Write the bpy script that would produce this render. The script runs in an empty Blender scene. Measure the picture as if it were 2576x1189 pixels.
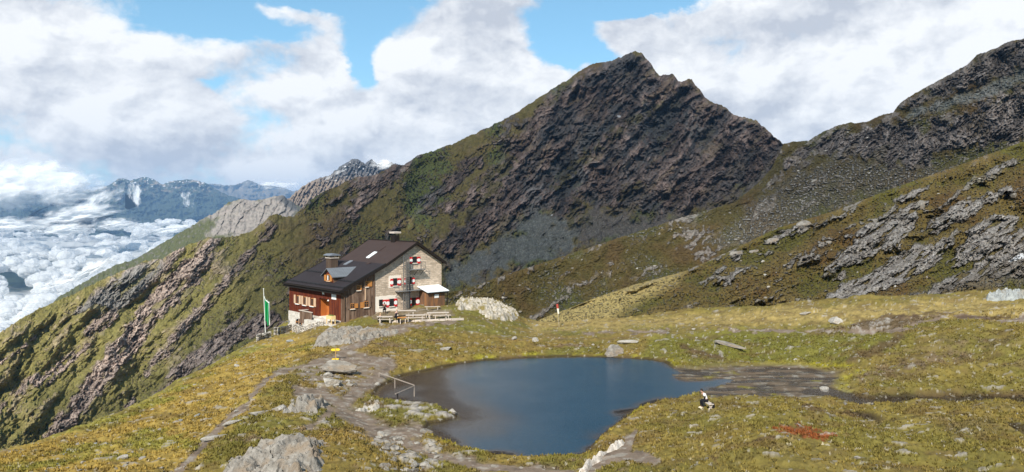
import bpy, bmesh, math, random
import numpy as np
from mathutils import Vector, Matrix
R = math.radians
sc = bpy.context.scene
COL = sc.collection

# ------------------------------------------------------------------ camera
F, HV, H = 800.0, 207.5, 16.0          # focal length and horizon in 1024-wide pixels, eye height over the pond
cam_d = bpy.data.cameras.new('camera')
cam = bpy.data.objects.new('camera', cam_d); COL.objects.link(cam)
cam.location = (0, 0, H); cam.rotation_euler = (R(90), 0, 0)
cam_d.sensor_width = 36.0; cam_d.lens = 36.0 * F / 1024.0
cam_d.shift_y = -(236.0 - HV) / 1024.0
cam_d.clip_start = 0.5; cam_d.clip_end = 120000
sc.camera = cam

# ------------------------------------------------------------------ sun, exposure
SUN_EL, SUN_AZ = 38.0, 14.0            # height; degrees to the left of straight behind the camera
sdir = Vector((-math.sin(R(SUN_AZ)) * math.cos(R(SUN_EL)), -math.cos(R(SUN_AZ)) * math.cos(R(SUN_EL)), math.sin(R(SUN_EL))))
sl = bpy.data.lights.new('sun', 'SUN'); sl.energy = 5.0; sl.angle = R(0.5); sl.color = (1.0, 0.94, 0.84)
so = bpy.data.objects.new('sun', sl); COL.objects.link(so)
so.rotation_euler = (-sdir).to_track_quat('-Z', 'Y').to_euler(); so.location = (0, 0, 300)
sc.view_settings.view_transform = 'Standard'; sc.view_settings.look = 'None'
sc.view_settings.exposure = 0.45; sc.view_settings.gamma = 1.0
sc.cycles.max_bounces = 6; sc.cycles.transparent_max_bounces = 12
sc.cycles.volume_bounces = 0

# ------------------------------------------------------------------ node helper
class NT:
    def __init__(s, tree): s.t = tree; s.n = tree.nodes; s.l = tree.links
    def put(s, v, sock):
        if v is None: return
        if isinstance(v, bpy.types.NodeSocket): s.l.new(v, sock)
        elif isinstance(v, (tuple, list)):
            sock.default_value = tuple(v) + ((1.0,) if len(sock.default_value) == 4 and len(v) == 3 else ())
        else: sock.default_value = v
    def math(s, op, a, b=None, c=None, clamp=False):
        n = s.n.new('ShaderNodeMath'); n.operation = op; n.use_clamp = clamp
        s.put(a, n.inputs[0]); s.put(b, n.inputs[1]); s.put(c, n.inputs[2]); return n.outputs[0]
    def mix(s, f, a, b, mode='MIX'):
        n = s.n.new('ShaderNodeMix'); n.data_type = 'RGBA'; n.blend_type = mode; n.clamp_factor = True
        s.put(f, n.inputs[0]); s.put(a, n.inputs[6]); s.put(b, n.inputs[7]); return n.outputs[2]
    def noise(s, vec, scale, detail=4, rough=0.55, dist=0.0, col=False):
        n = s.n.new('ShaderNodeTexNoise'); s.put(vec, n.inputs['Vector'])
        n.inputs['Scale'].default_value = scale; n.inputs['Detail'].default_value = detail
        n.inputs['Roughness'].default_value = rough; n.inputs['Distortion'].default_value = dist
        return n.outputs['Color' if col else 'Fac']
    def vor(s, vec, scale, feature='F1', out='Distance', rnd=1.0):
        n = s.n.new('ShaderNodeTexVoronoi'); n.feature = feature; s.put(vec, n.inputs['Vector'])
        n.inputs['Scale'].default_value = scale; n.inputs['Randomness'].default_value = rnd; return n.outputs[out]
    def ss(s, v, a, b, lo=0.0, hi=1.0):
        n = s.n.new('ShaderNodeMapRange'); n.interpolation_type = 'SMOOTHSTEP'
        s.put(v, n.inputs[0]); s.put(a, n.inputs[1]); s.put(b, n.inputs[2]); s.put(lo, n.inputs[3]); s.put(hi, n.inputs[4]); return n.outputs[0]
    def vmul(s, v, k):
        n = s.n.new('ShaderNodeVectorMath'); n.operation = 'MULTIPLY'; s.put(v, n.inputs[0]); s.put(k, n.inputs[1]); return n.outputs[0]
    def vadd(s, v, k):
        n = s.n.new('ShaderNodeVectorMath'); n.operation = 'ADD'; s.put(v, n.inputs[0]); s.put(k, n.inputs[1]); return n.outputs[0]
    def comb(s, x, y, z):
        n = s.n.new('ShaderNodeCombineXYZ'); s.put(x, n.inputs[0]); s.put(y, n.inputs[1]); s.put(z, n.inputs[2]); return n.outputs[0]
    def sep(s, v):
        n = s.n.new('ShaderNodeSeparateXYZ'); s.put(v, n.inputs[0]); return n.outputs
    def obj(s):
        return s.n.new('ShaderNodeTexCoord').outputs['Object']
    def attr(s, name):
        n = s.n.new('ShaderNodeAttribute'); n.attribute_name = name; return n
    def bump(s, h, strength, dist):
        n = s.n.new('ShaderNodeBump'); s.put(h, n.inputs['Height']); n.inputs['Strength'].default_value = strength
        n.inputs['Distance'].default_value = dist; return n.outputs[0]

def mat(name, rough=0.9, spec=0.2, metal=0.0):
    m = bpy.data.materials.new(name); m.use_nodes = True; nt = NT(m.node_tree)
    b = m.node_tree.nodes['Principled BSDF']
    b.inputs['Roughness'].default_value = rough; b.inputs['Specular IOR Level'].default_value = spec
    b.inputs['Metallic'].default_value = metal
    return m, nt, b

# ------------------------------------------------------------------ sky: Nishita with procedural clouds
W = bpy.data.worlds.new('World'); sc.world = W; W.use_nodes = True
def build_world():
    nt = NT(W.node_tree); bg = W.node_tree.nodes['Background']
    sky = nt.n.new('ShaderNodeTexSky'); sky.sky_type = 'NISHITA'; sky.sun_disc = False
    sky.sun_elevation = R(SUN_EL); sky.sun_rotation = R(180 + SUN_AZ); sky.altitude = 2700
    gen = nt.n.new('ShaderNodeTexCoord').outputs['Generated']
    x, y, z = nt.sep(gen)
    az = nt.math('ARCTAN2', x, y); el = nt.math('ARCSINE', z)
    def P(u, v):
        return math.atan((u - 512) / F), math.atan((HV - v) / F)
    vec = nt.comb(nt.math('MULTIPLY', az, 1.0), nt.math('MULTIPLY', el, 1.5), 0.37)
    wob = nt.noise(vec, 5.0, 8, 0.62, col=True)
    vecw = nt.vadd(vec, nt.vmul(nt.vadd(wob, (-.5, -.5, -.5)), (.06, .06, .0)))
    def density(v):
        a = nt.math('ADD', nt.math('MULTIPLY', nt.math('SUBTRACT', nt.noise(v, 5.2, 12, 0.60), .5), 1.9), .5)
        b = nt.vor(nt.vadd(v, nt.vmul(nt.noise(v, 9, 4, .6, col=True), (.07, .07, 0))), 11.0, 'SMOOTH_F1')
        return nt.math('SUBTRACT', a, nt.math('MULTIPLY', b, 0.20))
    d0 = density(vecw)
    d1 = density(nt.vadd(vecw, (-0.018, 0.034, 0.0)))
    # clear gaps between the clouds (directions) and denser banks
    def blob(u, v, ru, rv, amp):
        a0, e0 = P(u, v)
        dx = nt.math('MULTIPLY', nt.math('SUBTRACT', nt.math('ADD', az, nt.math('MULTIPLY', nt.math('SUBTRACT', nt.sep(wob)[0], .5), .11)), a0), F / ru)
        dy = nt.math('MULTIPLY', nt.math('SUBTRACT', nt.math('ADD', el, nt.math('MULTIPLY', nt.math('SUBTRACT', nt.sep(wob)[1], .5), .10)), e0), F / rv)
        q = nt.math('ADD', nt.math('POWER', dx, 2.0), nt.math('POWER', dy, 2.0))
        return nt.math('MULTIPLY', nt.math('EXPONENT', nt.math('MULTIPLY', q, -1.0)), amp)
    tot = None
    for b in GAPS:
        k = blob(*b); tot = k if tot is None else nt.math('ADD', tot, k)
    # thinner cover high overhead and behind
    over = nt.ss(el, R(26), R(48), 0.0, -0.30)
    back = nt.ss(y, 0.25, -0.3, 0.0, -0.30)
    cov = nt.math('ADD', nt.math('ADD', nt.math('ADD', d0, 0.30), tot), nt.math('ADD', over, back))
    alpha = nt.ss(cov, 0.36, 0.66)
    relief = nt.math('MULTIPLY', nt.math('SUBTRACT', d0, d1), 2.3)
    fa = nt.math('SUBTRACT', nt.noise(vecw, 17.0, 8, .62), nt.noise(nt.vadd(vecw, (-.007, .013, 0)), 17.0, 8, .62)); relief = nt.math('ADD', relief, nt.math('MULTIPLY', fa, 1.6))
    thick = nt.ss(nt.noise(nt.vadd(vec, (3.1, 1.7, 0)), 2.6, 6, .6), 0.34, 0.66)
    thin = nt.ss(cov, 0.46, 0.72, 0.10, 0.0)
    tot2 = None
    for b in SHADES:
        k = blob(*b); tot2 = k if tot2 is None else nt.math('ADD', tot2, k)
    lit = nt.math('ADD', nt.math('ADD', nt.math('ADD', nt.math('MULTIPLY', thick, 0.40), 0.42), relief), nt.math('ADD', thin, tot2), clamp=True)
    ccol = nt.mix(lit, (0.44, 0.475, 0.54), (0.77, 0.785, 0.80))
    skyc = nt.mix(1.0, sky.outputs[0], (1.0, 1.0, 1.0), 'MULTIPLY')
    sc_ = nt.mix(.30, nt.vmul(skyc, (0.085, 0.125, 0.125)), (0.30, 0.50, 0.62))
    low = nt.ss(el, R(14), R(2), 0.0, 0.35)
    sc2 = nt.mix(low, sc_, (0.35, 0.52, 0.68))
    dim = nt.ss(y, 0.5, 0.1, 1.0, 0.42)
    dim2 = nt.ss(el, R(17), R(38), 1.0, 0.42)
    ccol = nt.vmul(ccol, nt.comb(*[nt.math('MULTIPLY', dim, dim2)] * 3))
    nt.put(nt.mix(alpha, sc2, ccol), bg.inputs[0]); bg.inputs[1].default_value = 1.0
GAPS = [(215, 30, 62, 20, -0.85), (285, 38, 48, 12, -0.30), (365, 60, 17, 34, -0.75), (362, 15, 22, 16, -0.18), (48, 12, 10, 12, -0.35), (160, 10, 50, 12, -0.2), (268, 4, 90, 9, -0.7), (395, 3, 50, 9, -.25),
        (562, 34, 30, 30, -0.85), (590, 62, 40, 14, -0.65), (640, 6, 60, 10, -0.75), (595, 4, 50, 12, -.8), (200, 92, 14, 6, -0.25),
        (400, 110, 150, 46, 0.22), (70, 110, 100, 90, 0.22), (850, 60, 200, 90, 0.35), (470, 60, 45, 60, 0.22), (645, 14, 8, 8, 0.30),
        (325, 55, 22, 22, 0.30), (660, -70, 130, 60, -0.45)]
SHADES = [(150, 130, 110, 40, -0.10), (480, 30, 60, 40, -0.25), (800, 38, 60, 16, -0.45), (840, 50, 30, 10, -.2), (790, 110, 60, 45, -0.38), (880, 90, 90, 40, 0.30), (720, 50, 60, 36, 0.3), (60, 60, 50, 50, .15),
          (180, 55, 60, 22, .25), (540, 75, 30, 26, .35), (390, 95, 40, 22, .25), (270, 155, 140, 14, -.2), (1000, 60, 60, 60, .0), (300, 196, 500, 22, .30), (40, 140, 60, 40, .15)]
build_world()

# ------------------------------------------------------------------ numpy noise
_rng = np.random.RandomState(7)
_T = 256
_ang = _rng.rand(_T, _T) * 2 * np.pi
_GX, _GY = np.cos(_ang).astype(np.float32), np.sin(_ang).astype(np.float32)
def gn(x, y, seed=0):
    x = np.asarray(x, np.float32) + seed * 17.31; y = np.asarray(y, np.float32) + seed * 9.77
    xi = np.floor(x).astype(np.int64); yi = np.floor(y).astype(np.int64)
    fx = (x - xi).astype(np.float32); fy = (y - yi).astype(np.float32)
    u = fx * fx * fx * (fx * (fx * 6 - 15) + 10); v = fy * fy * fy * (fy * (fy * 6 - 15) + 10)
    def g(dx, dy):
        a = (xi + dx) & 255; b = (yi + dy) & 255
        return _GX[a, b] * (fx - dx) + _GY[a, b] * (fy - dy)
    n0 = g(0, 0) * (1 - u) + g(1, 0) * u; n1 = g(0, 1) * (1 - u) + g(1, 1) * u
    return (n0 * (1 - v) + n1 * v) * 1.5
def fbm(x, y, o=5, seed=0, gain=0.5, lac=2.03):
    s = 0; a = 1.0; t = 0
    for i in range(o):
        s = s + a * gn(x, y, seed + i); t += a; a *= gain; x = x * lac; y = y * lac
    return s / t * 1.3
def ridged(x, y, o=5, seed=0, gain=0.55, lac=2.07):
    s = 0; a = 1.0; t = 0
    for i in range(o):
        n = 1 - np.abs(gn(x, y, seed + i)) * 1.6
        s = s + a * n; t += a; a *= gain; x = x * lac; y = y * lac
    return s / t
def S(x, a, b):
    t = np.clip((x - a) / (b - a), 0, 1); return t * t * (3 - 2 * t)
def lerp(a, b, t): return a + (b - a) * t
def mixc(c, k, m):
    m = m[..., None]; return c * (1 - m) + np.asarray(k, np.float32) * m

# image coordinates used when tracing the photograph (crops read at different zooms)
def D(pts): return [(p[0] / 2.515625, p[1] / 2.515625) + tuple(p[2:]) for p in pts]
def Z(x0, y0, s, pts): return [((x0 + p[0] / s) / 4, (y0 + p[1] / s) / 4) + tuple(p[2:]) for p in pts]
def Z5(p): return Z(700, 1300, 2.015, p)
def Z6(p): return Z(2100, 1200, 1.7231, p)
def Z8(p): return Z(2900, 900, 1.2007, p)
def ZR(p): return Z(2800, 100, 0.9907, p)
def ZP(p): return Z(1400, 150, 1.0811, p)
def ZL(p): return Z(0, 900, 1.2008, p)
def ZK(p): return Z(0, 500, 1.4864, p)

def sdpoly(x, y, pts, margin=1e9):
    """signed distance to a closed polygon (negative inside); +margin where far outside its box"""
    pts = [(p[0], p[1]) for p in pts]
    xs = [p[0] for p in pts]; ys = [p[1] for p in pts]
    out = np.full(x.shape, margin, np.float32)
    m = (x > min(xs) - margin) & (x < max(xs) + margin) & (y > min(ys) - margin) & (y < max(ys) + margin)
    if not m.any(): return out
    px = x[m].astype(np.float32); py = y[m].astype(np.float32)
    d = np.full(px.shape, 1e12, np.float32); ins = np.zeros(px.shape, bool)
    n = len(pts)
    for i in range(n):
        ax, ay = pts[i]; bx, by = pts[(i + 1) % n]
        ex, ey = bx - ax, by - ay; L = ex * ex + ey * ey + 1e-9
        t = np.clip(((px - ax) * ex + (py - ay) * ey) / L, 0, 1)
        d = np.minimum(d, (px - ax - t * ex) ** 2 + (py - ay - t * ey) ** 2)
        c = (ay > py) != (by > py)
        with np.errstate(divide='ignore', invalid='ignore'):
            ins ^= c & (px < (bx - ax) * (py - ay) / ((by - ay) if by != ay else 1e-9) + ax)
    d = np.sqrt(d); out[m] = np.where(ins, -d, d)
    return out
def dline(x, y, pts, margin=60):
    pts = [(p[0], p[1]) for p in pts]
    xs = [p[0] for p in pts]; ys = [p[1] for p in pts]
    out = np.full(x.shape, float(margin), np.float32)
    m = (x > min(xs) - margin) & (x < max(xs) + margin) & (y > min(ys) - margin) & (y < max(ys) + margin)
    if not m.any(): return out
    px = x[m]; py = y[m]; d = np.full(px.shape, 1e12, np.float32)
    for i in range(len(pts) - 1):
        ax, ay = pts[i]; bx, by = pts[i + 1]
        ex, ey = bx - ax, by - ay; L = ex * ex + ey * ey + 1e-9
        t = np.clip(((px - ax) * ex + (py - ay) * ey) / L, 0, 1)
        d = np.minimum(d, (px - ax - t * ex) ** 2 + (py - ay - t * ey) ** 2)
    out[m] = np.sqrt(d); return out

def tag(o, label=None, cat=None, group=None, kind=None):
    if label: o['label'] = label
    if cat: o['category'] = cat
    if group: o['group'] = group
    if kind: o['kind'] = kind
    return o
def grid_mesh(name, X, Y, Zz, col=None, extra=None, material=None, smooth=True):
    nr, nc = X.shape
    me = bpy.data.meshes.new(name)
    co = np.stack([X, Y, Zz], -1).reshape(-1, 3).astype(np.float32)
    idx = np.arange(nr * nc, dtype=np.int32).reshape(nr, nc)
    q = np.stack([idx[:-1, :-1], idx[:-1, 1:], idx[1:, 1:], idx[1:, :-1]], -1).reshape(-1, 4)
    me.vertices.add(len(co)); me.vertices.foreach_set('co', co.ravel())
    me.loops.add(q.size); me.loops.foreach_set('vertex_index', q.ravel())
    me.polygons.add(len(q)); me.polygons.foreach_set('loop_start', np.arange(0, q.size, 4, dtype=np.int32))
    me.polygons.foreach_set('loop_total', np.full(len(q), 4, np.int32))
    me.update(calc_edges=True)
    if smooth: me.polygons.foreach_set('use_smooth', np.ones(len(q), bool))
    if col is not None:
        a = me.color_attributes.new('Col', 'FLOAT_COLOR', 'POINT')
        c = np.concatenate([col.reshape(-1, 3), np.ones((len(co), 1))], 1).astype(np.float32)
        a.data.foreach_set('color', c.ravel())
    for k, v in (extra or {}).items():
        a = me.attributes.new(k, 'FLOAT', 'POINT'); a.data.foreach_set('value', v.ravel().astype(np.float32))
    o = bpy.data.objects.new(name, me); COL.objects.link(o)
    if material: me.materials.append(material)
    return o

def terrain_mat(name, scale, bstr, bdist, var=0.35, strat=None):
    m, nt, b = mat(name, 0.95, 0.1)
    c = nt.attr('Col').outputs['Color']; rock = nt.attr('rock').outputs['Fac']
    p = nt.obj()
    n1 = nt.noise(p, scale, 6, 0.65); n2 = nt.noise(p, scale * 5.3, 4, 0.7)
    f = nt.math('ADD', nt.math('MULTIPLY', nt.math('SUBTRACT', n1, .5), var * 2.4), nt.math('MULTIPLY', nt.math('SUBTRACT', n2, .5), var * 2.0))
    f = nt.math('ADD', f, 1.0)
    hue = nt.noise(p, scale * 1.7, 3, .6)
    c2 = nt.vmul(c, nt.comb(f, nt.math('ADD', nt.math('MULTIPLY', nt.math('SUBTRACT', hue, .5), .12), f), f))
    nt.put(c2, b.inputs['Base Color'])
    h = nt.math('ADD', nt.math('MULTIPLY', n1, 1.0), nt.math('MULTIPLY', n2, 0.5))
    if strat:
        st = nt.noise(nt.vmul(p, strat), 1.0, 5, .6)
        h = nt.math('ADD', h, nt.math('MULTIPLY', nt.math('MULTIPLY', st, 2.0), rock))
    nt.put(nt.bump(h, bstr, bdist), b.inputs['Normal'])
    return m

# ------------------------------------------------------------------ terrain behind: lofted mountain flanks
def interp(pts, u, k):
    xs = np.array([p[0] for p in pts]); ys = np.array([p[k] for p in pts])
    o = np.argsort(xs); return np.interp(u, xs[o], ys[o])
def flank(name, crest, foot, u0, u1, du, rows, colfn, material, p=1.0, back=0.5, jag=0.0, jagf=0.12, mid=None, jseed=3, smw=70):
    """A hillside from its foot line to its crest line (each point: bearing, drop, distance), with relief,
    and a short back slope behind the crest."""
    u = np.arange(u0, u1 + du, du)
    vc, yc = interp(crest, u, 1), interp(crest, u, 2); vf, yf = interp(foot, u, 1), interp(foot, u, 2)
    def sm(a, w):
        k = np.hanning(int(w / du) | 1); k /= k.sum(); n_ = len(k) // 2
        return np.convolve(np.concatenate([a[0] + (a[0] - a[1:n_ + 1][::-1]), a, a[-1] + (a[-1] - a[-n_ - 1:-1][::-1])]), k, 'valid')
    v0c = sm(vc, smw); yc = sm(yc, smw); vf = sm(vf, smw); yf = sm(yf, smw)
    if jag:
        vc = vc + (ridged(u * jagf, u * 0 + 3.3, 5, jseed) - .62) * -jag + fbm(u * jagf * 4, u * 0, 3, jseed + 4) * jag * .25
    t = np.linspace(0, 1, rows)[:, None]
    V = lerp(vf, v0c, t) + (vc - v0c) * np.exp(-(v0c * 0 + lerp(vf, v0c, t) - v0c) / 12.0); Yd = lerp(yf, yc, t ** p)
    if mid is not None: Yd = Yd * (1 + mid(np.broadcast_to(u, V.shape), V, t))
    Ug = np.broadcast_to(u, V.shape)
    col, rel, rock = colfn(Ug, V, t)
    edge = 1 - 0.85 * S(t, 0.93, 1.0)
    Yd = Yd * (1 + rel * edge)
    X = (Ug - 512) / F * Yd; Zz = H - (V - HV) / F * Yd; Yy = Yd
    # back slope: farther and lower, the real thickness of the mountain
    nb = 5
    Xb, Yb, Zb, cb, rb = [], [], [], [], []
    for i in range(1, nb + 1):
        g = i / nb * back * (0.15 + 0.85 * i / nb)
        Yn = Yy[-1] * (1 + g); Xb.append(X[-1] * (1 + g)); Yb.append(Yn)
        Zb.append(Zz[-1] - Yy[-1] * g * 0.75); cb.append(col[-1]); rb.append(rock[-1])
    X = np.vstack([X, Xb]); Yy = np.vstack([Yy, Yb]); Zz = np.vstack([Zz, Zb])
    col = np.concatenate([col, np.array(cb)]); rock = np.vstack([rock, rb])
    o = grid_mesh(name, X, Yy, Zz, col, {'rock': rock}, material); tag(o, kind='structure')
    o['uv0'] = 0
    return o, (Ug, V, X[:rows], Yy[:rows], Zz[:rows])

_wcache = {}
def warp(u, v, amp=9.0, f=.035, seed=900):
    k = (id(u), id(v), seed)
    if k not in _wcache:
        _wcache.clear(); _wcache[k] = (fbm(u * f, v * f, 4, seed), fbm(u * f, v * f, 4, seed + 7), u, v)
    a, b = _wcache[k][:2]; return u + a * amp, v + b * amp
def rot(u, v, deg, sx, sy):
    """coordinates along (scaled sx) and across (scaled sy) a direction rising to the right by deg"""
    c, s_ = math.cos(R(deg)), math.sin(R(deg))
    a = u * c - v * s_; b = u * s_ + v * c
    return a * sx, b * sy
def strata(u, v, deg, f, seed, wob=2.0, seg=.05):
    """tilted rock slabs: (height profile 0..1 with a step at each joint, joint mask)"""
    a, b = rot(u, v, deg, 1, 1)
    ph = b * f + fbm(a * .022, b * .03, 4, seed) * wob + gn(a * .10, b * .10, seed + 2) * .25
    k = np.floor(ph); fr = ph - k; off = gn(a * seg + k * 7.31, k * 3.17 + a * 0, seed + 5)
    h = fr * .75 + off * .55; return h, (1 - S(fr, .0, .22)) * (.45 + .55 * S(off, -.3, .3))
def pm(u, v, pts, soft, wob=0.0, seed=0, wf=0.08):
    """soft mask of a traced patch with an irregular outline"""
    d = sdpoly(u, v, pts, 40.0)
    if wob: d = d + fbm(u * wf, v * wf, 5, seed) * wob
    return 1 - S(d, -soft, soft)

OLIVE = np.array((.125, .100, .034)); OLIVE2 = np.array((.165, .125, .050)); GREENS = np.array((.095, .105, .034)); BROWNG = np.array((.12, .080, .040))
ROCKP = np.array((.155, .108, .092)); ROCKG = np.array((.16, .145, .13)); SCREE = np.array((.125, .108, .102)); SCREEB = np.array((.125, .128, .122))

# --- main mountain with its long left spur
CREST_A = D([(-500, 1010, 560), (-200, 915, 620), (0, 837, 680), (52, 802, 700), (94, 778, 715), (173, 744, 740), (262, 701, 770), (335, 671, 790), (367, 655, 800), (403, 652, 805), (445, 629, 820),
    (492, 608, 840), (529, 596, 860), (555, 599, 870), (602, 592, 900), (630, 581, 920), (669, 555, 950), (677, 545, 955), (694, 537, 960), (711, 545, 980), (736, 545, 1000), (757, 526, 1020), (783, 501, 1040), (825, 477, 1080),
    (870, 457, 1120), (900, 445, 1150), (935, 443, 1180), (965, 430, 1200), (995, 410, 1230), (1015, 415, 1240), (1050, 392, 1270), (1090, 380, 1300), (1150, 357, 1330), (1200, 333, 1360), (1288, 290, 1400), (1338, 257, 1430),
    (1388, 225, 1450), (1428, 200, 1470), (1463, 175, 1480), (1493, 160, 1490), (1523, 157, 1490), (1558, 145, 1495), (1590, 131, 1500), (1598, 129, 1500), (1613, 133, 1500), (1633, 155, 1490), (1660, 192, 1470), (1668, 188, 1470), (1678, 190, 1460), (1691, 184, 1450), (1697, 190, 1450), (1708, 206, 1440),
    (1722, 203, 1430), (1731, 197.5, 1420), (1740, 199, 1410), (1763, 230, 1380), (1788, 256, 1350), (1828, 270, 1320), (1845, 290, 1290), (1870, 293, 1270), (1903, 302.5, 1240), (1923, 320, 1220), (1948, 345, 1200), (1970, 360, 1180), (1998, 370, 1180), (2060, 400, 1200), (2200, 440, 1250)])
FOOT_A = D([(-500, 1290, 520), (0, 1185, 600), (400, 1075, 640), (560, 960, 650), (720, 880, 660), (900, 850, 720), (1150, 800, 820), (1300, 760, 860), (1420, 690, 900), (1560, 630, 950), (1700, 590, 980), (1850, 545, 1000), (1960, 470, 1050), (2060, 470, 1080), (2200, 500, 1120)])
def col_A(u, v, t):
    uw, vw = warp(u, v, 8.0)
    x1, y1 = rot(uw, vw, 52, 0.030, 0.085)
    big = .55 * ridged(x1, y1, 7, 11, .70) + .45 * ridged(*rot(uw, vw, 72, .09, .14), 6, 13, .70)     # gullies and ribs running down to the left
    x2, y2 = rot(uw, vw, 44, 0.16, 0.36)
    fine = ridged(x2, y2, 4, 31)
    iso = fbm(u * 0.22, v * 0.22, 5, 5); lo = fbm(u * 0.018, v * 0.018, 4, 77)
    x3, y3 = rot(uw, vw, 42, 0.020, 0.075); streak = fbm(x3, y3, 5, 41)
    rock = np.zeros(u.shape, np.float32)
    def add(pts, soft=3, wob=10, seed=0, amt=1.0):
        nonlocal rock; rock = np.maximum(rock, amt * pm(u, v, pts, soft, wob, seed))
    PEAK = ZP([(1100, 110), (1230, 50), (1330, 150), (1390, 150), (1470, 170), (1560, 270), (1760, 350), (1890, 450), (1870, 560), (1700, 650), (1560, 720), (1300, 770), (1050, 720), (940, 800), (860, 750), (720, 810), (600, 860), (420, 970), (360, 900), (500, 780), (620, 640), (690, 500), (800, 320), (900, 220)])
    add(PEAK, 6, 14, 2)
    for q in ([(1000, 50), (1065, 60), (985, 215), (905, 330), (780, 440), (650, 610), (560, 730), (430, 880), (330, 990), (240, 1060), (215, 1000), (330, 850), (450, 690), (545, 560), (640, 430), (750, 300), (850, 210), (920, 140)],
              [(770, 160), (640, 195), (500, 300), (400, 370), (330, 440), (460, 400), (500, 415), (620, 370), (700, 290), (790, 200)],
              [(1280, 0), (1200, 110), (1120, 200), (1020, 320), (910, 430), (800, 560), (730, 650), (700, 720), (770, 650), (850, 570), (960, 440), (1050, 350), (1130, 250), (1220, 140), (1330, 0)],
              [(1130, 440), (980, 560), (860, 670), (760, 760), (690, 880), (820, 800), (960, 720), (1010, 670), (1090, 600), (1200, 540), (1380, 500), (1340, 420), (1240, 430)],
              [(200, 740), (60, 830), (0, 900), (0, 860), (80, 780), (180, 700)]):
        add(ZL(q), 2.0, 7, 9)
    for q, w in (([(860, 120), (760, 230), (680, 300), (600, 370), (520, 430), (420, 510)], 4.5), ([(560, 440), (470, 530), (400, 600), (300, 690), (230, 760)], 2.2), ([(640, 840), (560, 920), (500, 960)], 2), ([(380, 580), (250, 700), (180, 770)], 2.2), ([(170, 540), (60, 620), (0, 660)], 1.5)):
        d = dline(u, v, ZL(q), 30) + fbm(u * .15, v * .15, 4, 21) * 4; rock = np.maximum(rock, 1 - S(d, w * .5, w * 1.5))
    for q, w in (([(540, 530), (430, 640), (320, 720)], 7), ([(680, 530), (560, 660), (430, 750)], 6), ([(230, 540), (60, 690), (0, 760)], 9), ([(100, 610), (0, 640)], 9), ([(300, 500), (180, 590)], 3)):
        d = dline(u, v, ZP(q), 40) + fbm(u * .12, v * .12, 5, 22) * 9; rock = np.maximum(rock, 1 - S(d, w * .4, w * 1.4))
    # natural outcrops elsewhere
    oc = S(streak + .45 * iso + .25 * (big - .6), .28, .42); rock = np.maximum(rock, oc * .85 * (.4 + .6 * S(u, 150, 330)))
    speck = S(fbm(u * .5, v * .5, 3, 91), .22, .36) * S(lo + .5 * streak, -.35, .15); rock = np.maximum(rock, speck * .75 * (.35 + .65 * S(u, 150, 330)))
    inpeak = pm(u, v, PEAK, 10, 8, 4)
    # grass strips inside the rock
    rock = rock * (1 - .75 * S(fbm(*rot(u, v, 42, .03, .12), 5, 63), .18, .34) * (1 - .55 * inpeak))
    col = np.empty(u.shape + (3,), np.float32); col[:] = OLIVE
    col = mixc(col, OLIVE2, S(streak, -.2, .35)); col = mixc(col, GREENS, S(lo + .3 * iso, .0, .4)); col = mixc(col, BROWNG, S(-lo + .5 * streak, .1, .6) * .8)
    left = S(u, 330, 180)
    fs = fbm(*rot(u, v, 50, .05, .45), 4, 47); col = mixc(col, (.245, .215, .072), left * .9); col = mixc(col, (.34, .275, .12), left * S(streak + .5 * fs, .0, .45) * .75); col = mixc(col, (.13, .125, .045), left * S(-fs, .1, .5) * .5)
    rc = np.empty(u.shape + (3,), np.float32); rc[:] = ROCKP * (1.6, 1.62, 1.55)
    rc = mixc(rc, (.30, .225, .195), S(fine, .62, .85)); rc = mixc(rc, (.070, .060, .058), S(.8 - big, .12, .38) * .8); rc = mixc(rc, (.085, .075, .07), S(fbm(x1 * 2, y1 * 2, 4, 55), .05, .4) * .6)  # gullies darkened in the rock colour, where relief gives little shading
    rc = mixc(rc, (.10, .105, .105), S(lo + .4 * iso, .15, .5) * .7)
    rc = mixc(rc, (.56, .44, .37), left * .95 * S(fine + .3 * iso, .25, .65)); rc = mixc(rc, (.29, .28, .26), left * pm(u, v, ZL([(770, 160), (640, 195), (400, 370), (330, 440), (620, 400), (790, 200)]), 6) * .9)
    col = col * (1 - rock[..., None]) + rc * rock[..., None]
    # scree fans
    sc1 = pm(u, v, ZP([(800, 740), (870, 770), (1000, 830), (960, 920), (700, 990), (420, 1090), (395, 1010), (560, 930), (700, 840)]), 5, 14, 14)
    sc2 = pm(u, v, ZP([(1060, 740), (1300, 790), (1560, 730), (1700, 660), (1880, 480), (1860, 600), (1560, 770), (1300, 860), (1000, 890), (1000, 800)]), 6, 12, 15)
    sc3 = 1 - S(dline(u, v, ZP([(1165, 300), (1110, 380), (1010, 470), (930, 560)])) + fbm(u * .1, v * .1, 4, 5) * 6, 2, 9)
    grav = .75 + .5 * S(fbm(u * .8, v * .8, 3, 8), .1, .4)
    col = mixc(col, SCREEB, sc1 * .9); col = mixc(col, SCREE, sc2 * .85); col = mixc(col, (.09, .095, .095), sc3 * .8)
    col *= (1 + (grav - 1) * np.maximum(sc1, sc2))[..., None]
    rock = rock * (1 - .8 * np.maximum(sc1, sc2))
    for cx, cy, rx, ry in ((1163, 341, 8, 5), (1125, 370, 5, 3), (1090, 396, 9, 5), (872, 768, 4, 2)):
        (cu, cv), = ZP([(cx, cy)])
        m = 1 - S(((u - cu) / (rx / 4.3)) ** 2 + ((v - cv) / (ry / 4.3)) ** 2 + fbm(u * .8, v * .8, 3, 3) * .5, .7, 1.2); col = mixc(col, (.75, .77, .8), m)
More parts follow.
